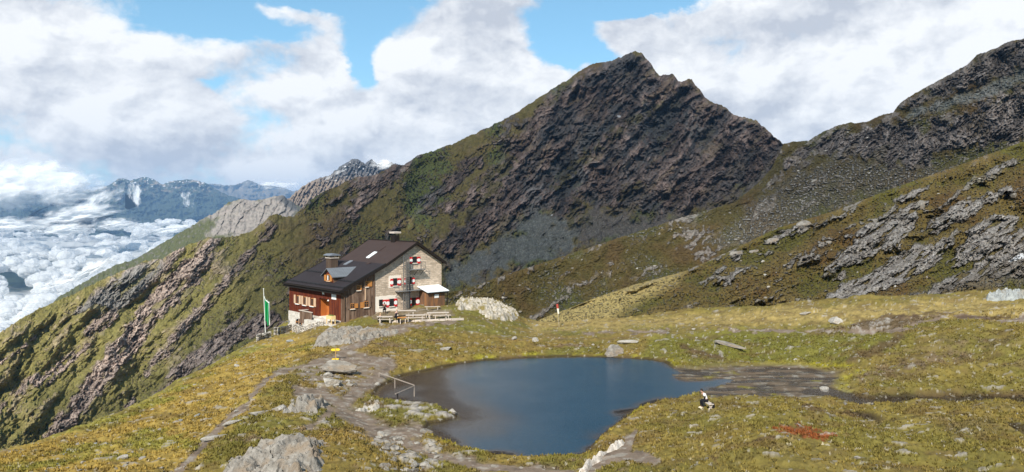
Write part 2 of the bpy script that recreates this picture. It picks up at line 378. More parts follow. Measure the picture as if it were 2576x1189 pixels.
    for q in ([(900, 300), (845, 420), (800, 520)], [(1300, 330), (1220, 430), (1180, 510)], [(1000, 520), (930, 650), (915, 745)], [(790, 560), (690, 620)], [(1400, 330), (1330, 470), (1290, 560)], [(1130, 180), (1060, 300), (990, 420)], [(1500, 420), (1450, 520), (1400, 610)], [(1250, 130), (1200, 230)], [(520, 790), (400, 920)], [(1650, 440), (1590, 560)]):
        d = dline(u, v, ZP(q), 40) + fbm(u * .2, v * .2, 4, 66) * 7; col = mixc(col, (.045, .042, .042), (1 - S(d, 1.0, 5)) * .8 * rock)  # traced hollows painted near-black, carrying shade the relief does not give
    for q in ([(1350, 300), (1230, 345), (1130, 430)], [(1070, 480), (960, 560), (900, 660)], [(700, 520), (620, 660), (500, 780)], [(1250, 640), (1180, 690)], [(640, 560), (560, 640)], [(980, 700), (950, 800)], [(1450, 220), (1400, 290)]):
        d = dline(u, v, ZP(q), 40) + fbm(u * .15, v * .15, 4, 67) * 9; col = mixc(col, (.105, .088, .036), (1 - S(d, 1.5, 6)) * .8)
    amp = .012 + .030 * rock
    crag = fbm(u * .55, v * .45, 4, 19, .65); us, vs = u + (uw - u) * .3, v + (vw - v) * .3
    s1, k1 = strata(us, vs, 50, .075, 23, .9); s2, k2 = strata(us, vs, 47, .20, 29, 1.3, .11); s3, k3 = strata(us, vs, 56, .47, 37, 1.6, .25)
    rel0 = (s1 * .0100 + s2 * .0050 + s3 * .0022)
    reg = fbm(u * .028, v * .028, 4, 61); L1 = ridged(*rot(uw, vw, 62, .009, .030), 4, 57, .5)
    L2 = ridged(*rot(uw, vw, 40, .012, .045), 4, 59, .5); inpk = S(u, 430, 540)
    kk = np.clip((.65 * k1 + .45 * k2 + .25 * k3) * (.75 + .9 * reg), 0, 1)
    rel = -rel0 * rock * (.8 + 1.1 * reg) * (1 - .55 * left) + (big - .6) * -.024 * (0.10 + .70 * rock) * (1 - .5 * left) - (L1 - .6) * .055 * (.25 + .75 * inpk) * (1 - .75 * left) * (1 - .85 * np.maximum(sc1, sc2)) - (L2 - .6) * .030 * inpk * (1 - .85 * np.maximum(sc1, sc2)) - fbm(*rot(u, v, 50, .02, .07), 4, 88) * .012 * left + (fine - .6) * -.005 * (.12 + rock) + crag * .0045 * (.15 + rock) + iso * .0035 + lo * .03 + streak * -.010
    rel += (ridged(u * .11, v * .07, 4, 71) - .6) * -.020 * inpeak
    col *= (1 + iso * .30 + gn(u * .9, v * .9, 3) * .14 + gn(u * .45, v * .45, 8) * .16)[..., None]
    col *= (1 - .5 * kk * rock * (1 - .45 * left))[..., None]; col *= (1 + .35 * (s2 - .4) * rock)[..., None]; col *= (1 + rock * (.55 * S(L1, .45, .85) - .30 + .5 * reg) * (1 - .6 * left))[..., None]; col = mixc(col, (.075, .080, .082), rock * S(.60 - L2, .0, .2) * .55 * inpk)  # joints and gullies darkened, ridges lightened: relief shading put into the colour
    return np.clip(col, .01, .9), rel, rock
M_A = terrain_mat('mountain_rock_and_grass', 0.12, 0.9, 5.0, .33, (.05, .02, .09))
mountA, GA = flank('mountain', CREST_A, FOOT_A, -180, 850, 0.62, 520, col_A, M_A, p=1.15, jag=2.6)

# --- right-hand mountain: cliffs, col and rubble slope
CREST_B = D([(1080, 745, 280), (1170, 728, 310), (1260, 695, 360), (1400, 650, 450), (1560, 597, 540), (1700, 552, 640), (1850, 508, 760), (1905, 462, 850), (1940, 425, 920), (1960, 385, 980), (1972, 361, 1020), (1998, 356, 1020), (2033, 354, 1010), (2068, 333, 1000), (2108, 315, 990), (2141, 307.5, 985), (2150, 311, 985),
    (2188, 304, 980), (2208, 292, 975), (2246, 282.5, 970), (2268, 255, 965), (2313, 228, 960), (2388, 187.5, 950), (2433, 162.5, 940), (2458, 137.5, 930), (2478, 131, 925), (2508, 120, 920), (2533, 106, 915), (2553, 101.5, 910), (2576, 97.5, 900), (2700, 70, 880), (3000, 20, 850)])
FOOT_B = D([(1080, 830, 240), (1170, 830, 250), (1345, 840, 270), (1500, 790, 310), (1700, 735, 390), (1900, 655, 490), (2200, 555, 590), (2576, 420, 640), (3000, 300, 660)])
def col_B(u, v, t):
    iso = fbm(u * .2, v * .2, 5, 105); lo = fbm(u * .02, v * .02, 4, 107)
    uw, vw = warp(u, v, 8.0, .04, 920); x1, y1 = rot(uw, vw, 58, .045, .11); big = .6 * ridged(x1, y1, 7, 111, .68) + .4 * ridged(*rot(uw, vw, 35, .07, .15), 6, 113, .68); x2, y2 = rot(uw, vw, 60, .16, .36); fine = ridged(x2, y2, 4, 115)
    x3, y3 = rot(uw, vw, 32, .022, .09); streak = fbm(x3, y3, 5, 117)
    c1 = pm(u, v, ZR([(370, 510), (440, 470), (540, 430), (720, 395), (900, 395), (1040, 365), (1120, 330), (1200, 260), (1290, 235), (1500, 200), (1500, 420), (1290, 440), (1150, 480), (1000, 475), (900, 545), (780, 560), (600, 515), (480, 500), (400, 545), (320, 580)]), 3, 12, 121)
    c2 = pm(u, v, ZR([(790, 325), (1000, 190), (1150, 90), (1290, 40), (1500, 0), (1500, 130), (1290, 170), (1180, 210), (1060, 245), (950, 280), (860, 320)]), 3, 10, 123)
    cliff = np.maximum(c1, c2 * .95)
    rub = pm(u, v, ZR([(300, 640), (420, 560), (620, 530), (800, 560), (930, 560), (960, 590), (600, 690), (420, 760), (300, 830), (130, 880), (60, 850), (180, 740)]), 6, 12, 125)
    scr = pm(u, v, ZR([(830, 340), (1060, 270), (1180, 220), (1290, 180), (1500, 150), (1500, 200), (1290, 225), (1130, 290), (900, 350), (820, 365)]), 3, 6, 127)
    bl = S(fbm(u * .45, v * .6, 3, 131), .12, .24)
    rock = np.maximum(cliff, .75 * S(streak + .5 * iso, .26, .4))
    lowl = S(u, 740, 560)
    rock = np.maximum(rock, bl * np.maximum(rub, .55 * S(lo + iso * .4, -.1, .25)))
    rock *= 1 - .7 * S(fbm(*rot(u, v, 35, .03, .1), 4, 141), .2, .36) * (1 - .4 * cliff)
    col = np.empty(u.shape + (3,), np.float32); col[:] = (.090, .070, .020)
    col = mixc(col, (.12, .085, .030), S(streak, -.2, .35)); col = mixc(col, (.085, .088, .022), S(lo, 0, .4) * .7); col = mixc(col, (.10, .06, .024), S(-lo, .1, .5) * .7)
    rc = np.empty(u.shape + (3,), np.float32); rc[:] = (.235, .195, .170)
    rc = mixc(rc, (.30, .265, .245), S(fine, .6, .85)); rc = mixc(rc, (.09, .08, .075), S(fbm(x1 * 1.7, y1 * 1.7, 4, 155), .0, .4) * .8)
    rc = mixc(rc, (.34, .315, .28), bl * (1 - cliff) * .8)
    col = col * (1 - rock[..., None]) + rc * rock[..., None]
    col = mixc(col, (.14, .118, .085), rub * (1 - bl) * .5); col = mixc(col, (.20, .21, .20), scr * (.6 + .4 * bl))
    gcol = pm(u, v, ZR([(200, 330), (250, 420), (330, 465), (300, 500), (240, 450)]), 3)
    s1, k1 = strata(u, v, 57, .09, 123, .9); s2, k2 = strata(u, v, 61, .24, 129, 1.3, .11); reg = fbm(u * .03, v * .03, 4, 161); L1 = ridged(*rot(uw, vw, 64, .012, .034), 4, 157, .5)
    kk = np.clip((.6 * k1 + .4 * k2) * (.8 + .9 * reg), 0, 1); col *= (1 + cliff * (.5 * S(L1, .45, .85) - .25 + .5 * reg))[..., None]  # ridge light and gully shade painted into the cliff colour
    col *= (1 + .45 * S(u, 860, 720) * S(v, 190, 230))[..., None]; col *= (1 - .5 * kk * cliff)[..., None]; col *= (1 + .35 * (s2 - .4) * cliff)[..., None]  # cliff joints darkened in colour, standing in for crevice shade
    rel = -(L1 - .6) * .045 * (.2 + .8 * cliff) - (s1 * .010 + s2 * .004) * cliff * (.8 + reg) + fbm(u * .5, v * .45, 4, 119, .65) * .005 * (.2 + cliff) + (big - .6) * -.018 * (.35 + cliff) + (fine - .6) * -.020 * (.2 + cliff) - bl * .006 * np.maximum(rub, .6 * (1 - cliff)) + lo * .03 + streak * -.014 + iso * .003
    col *= (1 + iso * .30 + gn(u * .9, v * .9, 3) * .14 + gn(u * .45, v * .45, 8) * .16)[..., None]
    return np.clip(col, .01, .9), rel, rock
M_B = terrain_mat('ridge_rock_and_grass', 0.2, 0.9, 3.5, .33, (.07, .03, .12))
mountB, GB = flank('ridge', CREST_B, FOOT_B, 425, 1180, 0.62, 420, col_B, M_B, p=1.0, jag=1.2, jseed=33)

# --- nearer grassy slope on the right with bare rock slabs
CREST_C = D([(1290, 835, 124), (1335, 815, 132), (1386, 791, 142), (1430, 777, 150), (1481, 755, 158), (1600, 715, 176), (1720, 683, 190), (1840, 630, 205), (1950, 575, 220), (2100, 530, 238), (2250, 472, 252), (2400, 420, 268), (2576, 355, 285), (2750, 290, 296), (3000, 220, 305)])
FOOT_C = D([(1290, 850, 112), (1345, 850, 115), (1600, 840, 120), (2000, 830, 124), (2400, 800, 124), (2576, 815, 124), (3000, 850, 120)])
SLABS = [ZR(q) for q in (
    [(495, 975), (540, 900), (600, 870), (680, 800), (790, 740), (860, 690), (905, 700), (860, 745), (850, 800), (790, 860), (700, 905), (620, 950), (560, 955)],
    [(480, 1100), (560, 1025), (680, 985), (760, 925), (850, 868), (930, 880), (960, 850), (1020, 810), (1010, 850), (940, 950), (850, 1000), (760, 1045), (680, 1060), (600, 1095), (520, 1125)],
    [(880, 815), (930, 765), (1000, 715), (1100, 685), (1230, 640), (1240, 658), (1130, 715), (1080, 760), (1000, 795), (920, 835)],
    [(990, 930), (1050, 850), (1100, 780), (1180, 755), (1275, 755), (1240, 810), (1180, 870), (1110, 925), (1010, 965)],
    [(1180, 850), (1290, 800), (1450, 760), (1450, 980), (1290, 1000), (1120, 1000), (1010, 1040), (900, 1062), (960, 1010), (1080, 965)],
    [(1130, 590), (1200, 550), (1290, 520), (1290, 535), (1210, 570), (1140, 605)], [(580, 840), (650, 790), (720, 765), (715, 785), (650, 825), (600, 850)],
    [(250, 868), (300, 830), (400, 790), (520, 768), (500, 785), (400, 820), (320, 850), (270, 870)], [(70, 1045), (120, 990), (170, 955), (195, 960), (150, 1000), (100, 1040)],
    [(0, 1020), (50, 985), (100, 955), (95, 975), (20, 1022)], [(120, 930), (140, 890), (170, 900), (165, 925)], [(350, 1110), (400, 1092), (450, 1090), (430, 1110), (370, 1122)],
    [(750, 700), (820, 665), (910, 635), (900, 650), (800, 700)], [(0, 1180), (60, 1130), (150, 1100), (140, 1115), (60, 1160), (10, 1200)], [(530, 1010), (570, 975), (590, 975), (560, 1010)], [(1110, 1090), (1180, 1060), (1290, 1050), (1290, 1075), (1200, 1100)],
    [(300, 960), (380, 930), (370, 945), (310, 970)], [(760, 1105), (830, 1065), (900, 1060), (980, 1040), (960, 1065), (880, 1095), (800, 1110)])]
def col_C(u, v, t):
    iso = fbm(u * .16, v * .22, 5, 205); lo = fbm(u * .015, v * .03, 4, 207)
    uw, vw = warp(u, v, 8.0, .035, 940); x1, y1 = rot(uw, vw, 31, .018, .085); streak = fbm(x1, y1, 5, 211); x2, y2 = rot(uw, vw, 42, .055, .17); fine = ridged(x2, y2, 6, 215, .66)
    x4, y4 = rot(uw, vw, 62, .05, .18); joint = ridged(x4, y4, 4, 219)
    slab = np.zeros(u.shape, np.float32)
    for i, q in enumerate(SLABS): slab = np.maximum(slab, pm(u, v, q, 1.0, 4.5, 220 + i, .12))
    slab = np.maximum(slab, .85 * S(streak + .55 * iso, .32, .42) * S(v, 330, 290) * (1 - .6 * S(u, 620, 700) * S(v, 200, 160)))
    slab *= 1 - .9 * S(fbm(*rot(u, v, 36, .05, .2), 4, 241), .24, .34)
    # smooth lit hump at the lower left stays grassy
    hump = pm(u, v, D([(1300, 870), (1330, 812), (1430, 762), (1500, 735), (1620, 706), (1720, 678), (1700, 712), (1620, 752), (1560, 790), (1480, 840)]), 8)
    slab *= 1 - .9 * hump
    bl = S(fbm(u * .5, v * .7, 3, 231), .30, .40)
    rub = pm(u, v, ZR([(1100, 990), (1290, 900), (1450, 900), (1450, 1010), (1200, 1030), (900, 1080), (800, 1110), (900, 1050)]), 5, 10, 9)
    rock = np.maximum(slab, bl * (.35 + .65 * rub))
    col = np.empty(u.shape + (3,), np.float32); col[:] = (.145, .105, .032)
    col = mixc(col, (.20, .145, .050), S(streak, -.2, .3)); col = mixc(col, (.105, .100, .022), S(lo + .3 * iso, .0, .4) * .8); col = mixc(col, (.125, .070, .026), S(-lo + .3 * iso, .1, .5) * .7)
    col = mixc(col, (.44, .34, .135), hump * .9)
    rc = np.empty(u.shape + (3,), np.float32); rc[:] = (.36, .33, .30)
    rc = mixc(rc, (.44, .41, .385), S(fine, .62, .85)); rc = mixc(rc, (.13, .11, .10), S(joint, .72, .92) * .7); rc = mixc(rc, (.15, .13, .115), S(.72 - fine, .1, .35) * .6); rc = mixc(rc, (.19, .165, .13), S(iso, .0, .4) * .5)
    rc = mixc(rc, (.34, .32, .29), bl * (1 - slab) * .8)
    col = col * (1 - rock[..., None]) + rc * rock[..., None]; col = mixc(col, (.17, .145, .12), rub * (1 - bl) * .6)
    sn = pm(u, v, D([(2538, 657), (2556, 642), (2580, 634), (2700, 600), (2700, 625), (2580, 648), (2556, 655)]), .6, 1.5, 5, .3); col = mixc(col, (.78, .8, .83), sn)
    s1, k1 = strata(u, v, 37, .075, 223, .8); s2, k2 = strata(u, v, 41, .20, 229, 1.1, .07); kk = np.clip(.5 * k1 + .35 * k2, 0, 1)
    col *= (1 - .5 * kk * slab)[..., None]; col *= (1 + .30 * (s2 - .4) * slab)[..., None]  # slab joints darkened as painted crevice shade
    rel = -(s1 * .008 + s2 * .003) * slab - slab * .006 * (.6 + .6 * fine) + (fine - .6) * -.005 * slab + (joint - .6) * .005 * slab + fbm(u * .45, v * .45, 4, 219, .65) * .004 * (.25 + slab) + lo * .05 + streak * -.024 + iso * .006 - bl * .006
    rel = rel * S(t, 0, .08)
    col *= (1 + iso * .30 + gn(u * .9, v * .9, 3) * .14 + gn(u * .45, v * .45, 8) * .16)[..., None]
    return np.clip(col, .01, .9), rel, rock
M_C = terrain_mat('slope_slabs_and_grass', 0.55, 0.9, 1.2, .33, (.2, .08, .35))
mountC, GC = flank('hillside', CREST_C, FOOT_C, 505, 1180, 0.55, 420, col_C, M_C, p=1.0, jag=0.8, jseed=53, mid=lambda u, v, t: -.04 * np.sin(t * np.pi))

# --- lit side valley ridge, far peak, distant ranges
def col_E(u, v, t):
    iso = fbm(u * .35, v * .35, 5, 305); x1, y1 = rot(u, v, 65, .05, .22); big = ridged(x1, y1, 5, 307)
    hi = pm(u, v, ZK([(1180, 560), (1430, 420), (1620, 420), (1690, 400), (1830, 490), (1700, 600), (1400, 680), (1240, 640), (1300, 560)]), 4, 10, 309)
    rock = np.maximum(hi, .6 * S(iso + .6 * (big - .6), .22, .4))
    col = np.empty(u.shape + (3,), np.float32); col[:] = (.10, .105, .045); col = mixc(col, (.065, .075, .035), S(iso, 0, .4))
    rc = np.empty(u.shape + (3,), np.float32); rc[:] = (.30, .265, .235); rc = mixc(rc, (.17, .155, .14), S(iso + .4 * (big - .6), .0, .35) * .7)
    dk = pm(u, v, ZK([(1620, 440), (1690, 405), (1800, 480), (1770, 520), (1690, 480)]), 2, 4, 6); rc = mixc(rc, (.09, .095, .10), dk * .8)
    col = col * (1 - rock[..., None]) + rc * rock[..., None]
    s1, k1 = strata(u, v, 62, .10, 323, 1.2); col *= (1 - .35 * k1 * rock)[..., None]; return col, -s1 * .010 * rock + (big - .6) * -.010 + iso * .008 + gn(u * .9, v * .9, 3) * .002, rock  # joint shade painted into the ridge rock too
M_E = terrain_mat('far_ridge_surface', 0.02, 0.35, 10.0, .25)
CREST_E = D([(-60, 960, 2100), (60, 850, 2200), (110, 780, 2230), (150, 745, 2260), (190, 722, 2300), (237, 694, 2350), (296, 664, 2400), (338, 653, 2430), (381, 628, 2480), (423, 602, 2530), (465, 579, 2580), (508, 551, 2640), (541, 535, 2680), (575, 509, 2730), (605, 501, 2760), (635, 505, 2790), (660, 501, 2820), (685, 496, 2850), (711, 490, 2880), (740, 511, 2900), (757, 522, 2920), (800, 540, 2950)])
FOOT_E = D([(-60, 1000, 1500), (76, 900, 1500), (300, 760, 1500), (500, 680, 1500), (800, 620, 1600)])
flank('ridge', CREST_E, FOOT_E, -20, 318, .7, 150, col_E, M_E, jag=2.2, jseed=71, back=.4)
def col_F(u, v, t):
    iso = fbm(u * .4, v * .4, 5, 405); x1, y1 = rot(u, v, 62, .06, .3); big = ridged(x1, y1, 5, 407)
    col = np.empty(u.shape + (3,), np.float32); col[:] = (.26, .20, .15); col = mixc(col, (.10, .10, .105), S(v, 186, 170)); col = mixc(col, (.12, .10, .09), S(big, .65, .9) * .6)
    sn = S(fbm(u * .6, v * .5, 3, 8), .50, .58) * S(v, 188, 178); col = mixc(col, (.8, .82, .85), sn)
    return col, (big - .6) * -.035 + iso * .016, np.ones(u.shape, np.float32)
CREST_F = D([(690, 520, 4600), (728, 498, 4700), (745, 482, 4750), (762, 467, 4800), (780, 458, 4850), (800, 448, 4900), (830, 440, 4950), (860, 415, 5000), (878, 404, 5000), (893, 398, 5000), (905, 404, 5000), (916, 411, 5000), (927, 405, 5000), (935, 401, 5000), (945, 410, 5000), (958, 414, 5000), (980, 407, 5000), (1020, 420, 5000), (1080, 440, 5000)])
FOOT_F = D([(690, 620, 3300), (1080, 560, 3600)])
flank('mountain', CREST_F, FOOT_F, 274, 428, .5, 120, col_F, M_E, jag=2.2, jagf=.25, jseed=81, back=.3)
def col_G(u, v, t):
    iso = fbm(u * .3, v * .3, 5, 505); x1, y1 = rot(u, v, 75, .06, .2); big = ridged(x1, y1, 5, 507)
    col = np.empty(u.shape + (3,), np.float32); col[:] = (.045, .060, .042); col = mixc(col, (.11, .10, .075), S(iso, .05, .4) * S(v, 205, 185)); col = mixc(col, (.30, .24, .17), S(fbm(u * .12, v * .3, 4, 12), .12, .32) * S(v, 200, 182))
    col = mixc(col, (.8, .82, .85), S(fbm(u * .5, v * .6, 3, 18), .42, .50) * S(v, 192, 184))
    return col, fbm(u * .06, v * .09, 4, 33) * .03 + iso * .008, np.ones(u.shape, np.float32)
M_G = terrain_mat('distant_range_surface', 0.003, 0.12, 40.0, .2)
CREST_G = D([(-300, 500, 20000), (-80, 500, 20000), (0, 485, 20000), (30, 478, 20000), (55, 473, 20000), (85, 483, 20000), (110, 492, 20000), (180, 480, 20000), (240, 478, 20000), (280, 463, 20000), (300, 448, 20000), (330, 453, 20000), (365, 443, 20000), (390, 453, 20000), (410, 465, 20000), (430, 455, 20000), (470, 450, 20000), (500, 455, 20000), (525, 462, 20000), (540, 475, 20000), (560, 485, 20000), (595, 497, 20000), (640, 510, 20000), (760, 540, 20000)])
FOOT_G = D([(-300, 598, 17000), (0, 598, 17000), (760, 598, 17000)])
flank('distant_mountains', CREST_G, FOOT_G, -120, 300, .7, 120, col_G, M_G, jag=1.8, jseed=91, back=.2)
CREST_H = D([(480, 480, 28000), (530, 461, 28000), (575, 466, 28000), (600, 462, 28000), (625, 452, 28000), (635, 455, 28000), (650, 463, 28000), (700, 468, 28000), (740, 480, 28000), (800, 470, 28000), (1000, 480, 28000)])
FOOT_H = D([(480, 560, 25000), (1000, 560, 25000)])
def col_H(u, v, t):
    c, r, k = col_G(u, v, t); return mixc(c, (.26, .21, .16), np.full(u.shape, .55)), r, k
flank('distant_mountains', CREST_H, FOOT_H, 190, 400, .8, 60, col_H, M_G, jag=2.0, jagf=.2, jseed=95, back=.1)
# valley floor under everything, out to the horizon
def valley():
    m, nt, b = mat('valley_floor_surface', 1.0, 0.0)
    nt.put(nt.mix(nt.noise(nt.obj(), .002, 6, .6), (.020, .032, .018), (.06, .075, .035)), b.inputs['Base Color'])
    xs = np.linspace(-60000, 60000, 60); ys = np.linspace(-20000, 90000, 60)
    X, Y = np.meshgrid(xs, ys); o = grid_mesh('valley_floor', X, Y, np.full(X.shape, -1100.0), None, None, m); tag(o, kind='structure')
valley()

# ------------------------------------------------------------------ near ground: knoll, pond basin, meadow (a true height field)
def gp(u, v, z):
    """ground position seen in direction (u, v) at height z"""
    Y = (H - z) * F / (v - HV); return ((u - 512) / F * Y, Y, z)
CTRL = [(0, 1189, .8), (0, 1150, -1.2), (130, 1110, -1.3), (293, 1050, -1.3), (430, 982, -1.2), (498, 940, -1.0), (600, 892, -.8), (690, 850, -.9), (735, 832, -.9), (800, 832, .7),
    (150, 1189, .4), (300, 1140, -.1), (450, 1100, 0), (450, 1189, .5), (600, 1050, .5), (600, 960, .2), (700, 900, .6), (650, 1189, 1.1), (700, 1140, 1.6), (790, 1130, 1.5), (780, 1040, 1.3), (780, 1005, 1.5), (850, 940, 1.5), (760, 940, 1.0),
    (720, 1020, 1.0), (900, 1120, 1.1), (870, 1060, .8), (880, 1030, .5), (880, 1000, .6), (940, 950, .7), (960, 900, 1.2), (850, 905, 1.5), (930, 870, 1.5), (1000, 880, 1.1), (1100, 870, 1.0), (1200, 870, .9),
    (1000, 840, 1.8), (1100, 835, 1.7), (1200, 835, 1.5), (1280, 850, .8), (1350, 850, .5), (1420, 870, .5), (861, 810, 1.75), (900, 808, 1.95), (805, 815, 1.5), (775, 850, .1), (940, 802, 2.15), (990, 805, 2.2), (1080, 800, 2.35), (1160, 800, 2.35), (1110, 772, 2.6), (1040, 775, 2.5), (950, 790, 2.1),
    (1200, 775, 2.6), (1250, 785, 2.0), (1300, 812, .6), (1335, 825, -.2), (1000, 1150, .5), (1060, 1120, .35), (960, 1075, .45), (1100, 1165, .3), (1250, 1180, .3), (1450, 1175, .35),
    (1530, 880, .5), (1600, 860, .9), (1700, 880, .6), (1700, 830, 1.0), (1500, 835, .6), (1450, 880, .3), (1850, 915, .3), (2000, 910, .35), (1850, 835, 1.5), (2000, 828, 1.8), (2150, 845, 1.8), (2100, 915, .35),
    (1496, 820, .5), (1576, 806, .8), (1631, 796, 1.1), (1704, 801, 1.3), (1813, 803, 1.6), (1850, 789, 2.1), (1890, 780, 2.4), (1977, 776, 2.6), (2087, 790, 2.6), (2138, 782, 3.0), (2243, 768, 3.5), (2348, 756, 3.9), (2426, 750, 4.2), (2505, 762, 4.0), (2576, 771, 4.0), (2750, 775, 4.2),
    (2300, 830, 3.0), (2450, 840, 3.2), (2576, 850, 3.4), (2400, 900, 1.8), (2250, 890, 1.6), (2576, 920, 1.6), (2350, 940, 1.0), (2200, 960, .5), (2090, 985, .2), (2400, 985, .3), (2576, 985, .5), (2576, 1040, .7), (2400, 1040, .7), (2200, 1025, .6),
    (1780, 1025, 1.0), (1650, 1035, .5), (1600, 1060, .5), (1560, 1100, .6), (1900, 1030, 1.0), (2050, 1020, .7), (1800, 1100, 1.8), (1650, 1120, 1.4), (1560, 1150, .9), (1530, 1189, .5), (1700, 1189, 1.6), (2000, 1120, 1.8), (2000, 1189, 2.0), (2300, 1120, 1.4), (2300, 1189, 1.9), (2576, 1120, 1.2), (2576, 1189, 1.7), (1780, 990, .3), (1700, 1015, .4),
    (1250, 1160, .15), (1080, 1075, .5), (1000, 1020, .4), (940, 1020, .4), (2900, 900, 3.0), (2900, 1100, 1.5), (-200, 1189, .0)]
P3 = np.array([gp(*(D([(a, b)])[0]), z) for a, b, z in CTRL]); 
P3 = np.vstack([P3, [(-30.7, 110.8, -.9), (-27, 112, -.3), (-14, 122, 1.2), (-6, 112, 2.4), (0, 118, 1.0), (-35, 103, -1.0), (-30, 120, .5), (10, 112, .3)]])
def tps_fit(P):
    n = len(P); d2 = ((P[:, None, :2] - P[None, :, :2]) ** 2).sum(-1) + 1e-6
    K = .5 * d2 * np.log(d2) + np.eye(n) * 8.0; A = np.zeros((n + 3, n + 3)); A[:n, :n] = K
    A[:n, n] = 1; A[:n, n + 1:] = P[:, :2]; A[n, :n] = 1; A[n + 1:, :n] = P[:, :2].T
    return np.linalg.solve(A, np.r_[P[:, 2], 0, 0, 0])
WT = tps_fit(P3)
def tps(x, y):
    n = len(P3); z = WT[n] + WT[n + 1] * x + WT[n + 2] * y
    for i in range(n):
        d2 = (x - P3[i, 0]) ** 2 + (y - P3[i, 1]) ** 2 + 1e-6; z = z + WT[i] * .5 * d2 * np.log(d2)
    return z
# edge of the knoll on the left, where the ground breaks away
EDGE = [gp(*(D([(a, b)])[0]), z)[:2] for a, b, z in ((-600, 1290, -1.5), (0, 1140, -1.3), (105, 1111, -1.4), (141, 1090, -1.4), (209, 1072, -1.4), (293, 1048, -1.4), (367, 1022, -1.3), (430, 980, -1.2), (498, 938, -1.0), (566, 907, -.7), (644, 873, -.8), (681, 852, -1.0), (733, 829, -.9))]
EDGE += [(-31.5, 104), (-32, 112), (-30, 121), (-12, 126), (6, 118), (13, 112), (22, 118)]
EDGEPOLY = EDGE + [(30, 150), (400, 160), (400, -50), (-60, -50)]
SHORE = D([(935, 1000), (950, 975), (1010, 945), (1080, 930), (1150, 915), (1230, 905), (1330, 898), (1450, 896), (1560, 899), (1640, 903), (1675, 912), (1695, 928), (1715, 938), (1690, 942), (1700, 950), (1740, 955), (1800, 950), (1850, 955), (1830, 965), (1790, 978), (1740, 993), (1700, 1003), (1640, 1015), (1600, 1028), (1560, 1060), (1520, 1090), (1490, 1120), (1475, 1145), (1340, 1152), (1250, 1145), (1180, 1130),
    (1120, 1110), (1085, 1092), (1070, 1078), (1078, 1064), (1110, 1060), (1148, 1050), (1140, 1037), (1080, 1022), (1000, 1010), (960, 1006)])
SHOREW = [gp(a, b, 0)[:2] for a, b in SHORE]
GRAVELW = [gp(a, b, .05)[:2] for a, b in D([(1690, 925), (1760, 930), (1850, 925), (1950, 922), (2060, 928), (2110, 940), (2090, 970), (2120, 1000), (2060, 998), (1950, 1000), (1880, 998), (1800, 1000), (1780, 985), (1830, 965), (1850, 955), (1700, 950), (1700, 935)])]
STREAM1 = [gp(a, b, .1)[:2] for a, b in D([(2080, 985), (2140, 1000), (2200, 1006), (2290, 1000), (2400, 1001), (2480, 998), (2576, 1002), (2700, 1000)])]
STREAM2 = [gp(a, b, .5)[:2] for a, b in D([(2420, 1055), (2480, 1068), (2530, 1085), (2576, 1105), (2650, 1130)])]
STREAM3 = [gp(a, b, .7)[:2] for a, b in D([(2130, 1030), (2180, 1042), (2230, 1050)])]

U3 = np.arange(-200, 1220, 0.72); q = np.concatenate([np.arange(640, 480, -1.6), np.arange(480, 277, -0.46), np.arange(277, 262, -1.2)])
Yr = H * F / (q - HV)
GU = np.broadcast_to(U3, (len(q), len(U3))).astype(np.float64); GY = np.broadcast_to(Yr[:, None], GU.shape); GXw = (GU - 512) / F * GY
GZ = tps(GXw, GY).astype(np.float32)
x, y = GXw.astype(np.float32), GY.astype(np.float32)
GZ = np.clip(GZ, -2.5, 6.0)
far = np.maximum(S(y, 118, 150), S(y, 110.5, 123) * S(x, -4, 6)); GZ = GZ * (1 - far) + (-3.0) * far
de = sdpoly(x, y, EDGEPOLY, 90.0)
dp_ = sdpoly(x, y, SHOREW, 30.0)
GZ = GZ + fbm(x * .09, y * .09, 3, 601) * .45 + fbm(x * .13, y * .22, 3, 607) * .55 * S((x / y) * F + 512, 600, 740) * S(dp_, 2, 9) + fbm(x * .30, y * .30, 4, 602) * .26
dps = dp_; wv = fbm(x * .5, y * .5, 4, 611) * .45
dp = dps + wv * S(np.abs(dps), -.1, .8)
dg = sdpoly(x, y, GRAVELW, 20.0) + fbm(x * .25, y * .25, 4, 612) * 1.2
# hut terrace: level pad along the gable and the entrance
HA = np.array((.74, .673)); HB = np.array((-.673, .74)); C0 = np.array((-21.2, 100.0))
lx = (x - C0[0]) * HA[0] + (y - C0[1]) * HA[1]; ly = (x - C0[0]) * HB[0] + (y - C0[1]) * HB[1]
# gravel flat, streams
fl = 1 - S(dg, -.6, 1.8); GZ = GZ * (1 - fl) + fl * (.030 + fbm(x * .28, y * .9, 5, 621) * .20)
for st, wd in ((STREAM1, 1.1), (STREAM2, .7), (STREAM3, .5)):
    d = dline(x, y, st, 12) + fbm(x * .4, y * .4, 4, 631) * .8
    k = 1 - S(d, wd * .4, wd * 2.2); GZ = GZ * (1 - k) + k * np.minimum(GZ - .35, np.where(st is STREAM1, -.03, GZ - .35))
# pond basin: banks rise from the water, bed falls away
bank = .05 + .30 * S(dp, 0, .9) + .10 * np.clip(dp, 0, 12)
out = np.minimum(np.maximum(GZ, .06 + .18 * S(dp, 0, .5)), np.maximum(bank, .08) + fl * 0) 
nearp = 1 - S(dp, 6, 12)
GZ = np.where(dp > 0, GZ * (1 - nearp) + nearp * np.where(fl > .5, GZ, out), GZ)
bed = -.03 - .28 * np.clip(-dp, 0, 1.2) - .16 * np.clip(-dp - 1.2, 0, 14)
sh_b = 1 - S(dline(x, y, SHOREW[:3] + [SHOREW[-1]], 20), 2, 7)
bed = bed * (1 - .5 * sh_b)
GZ = np.where(dp <= 0, np.minimum(bed, -.03), GZ)
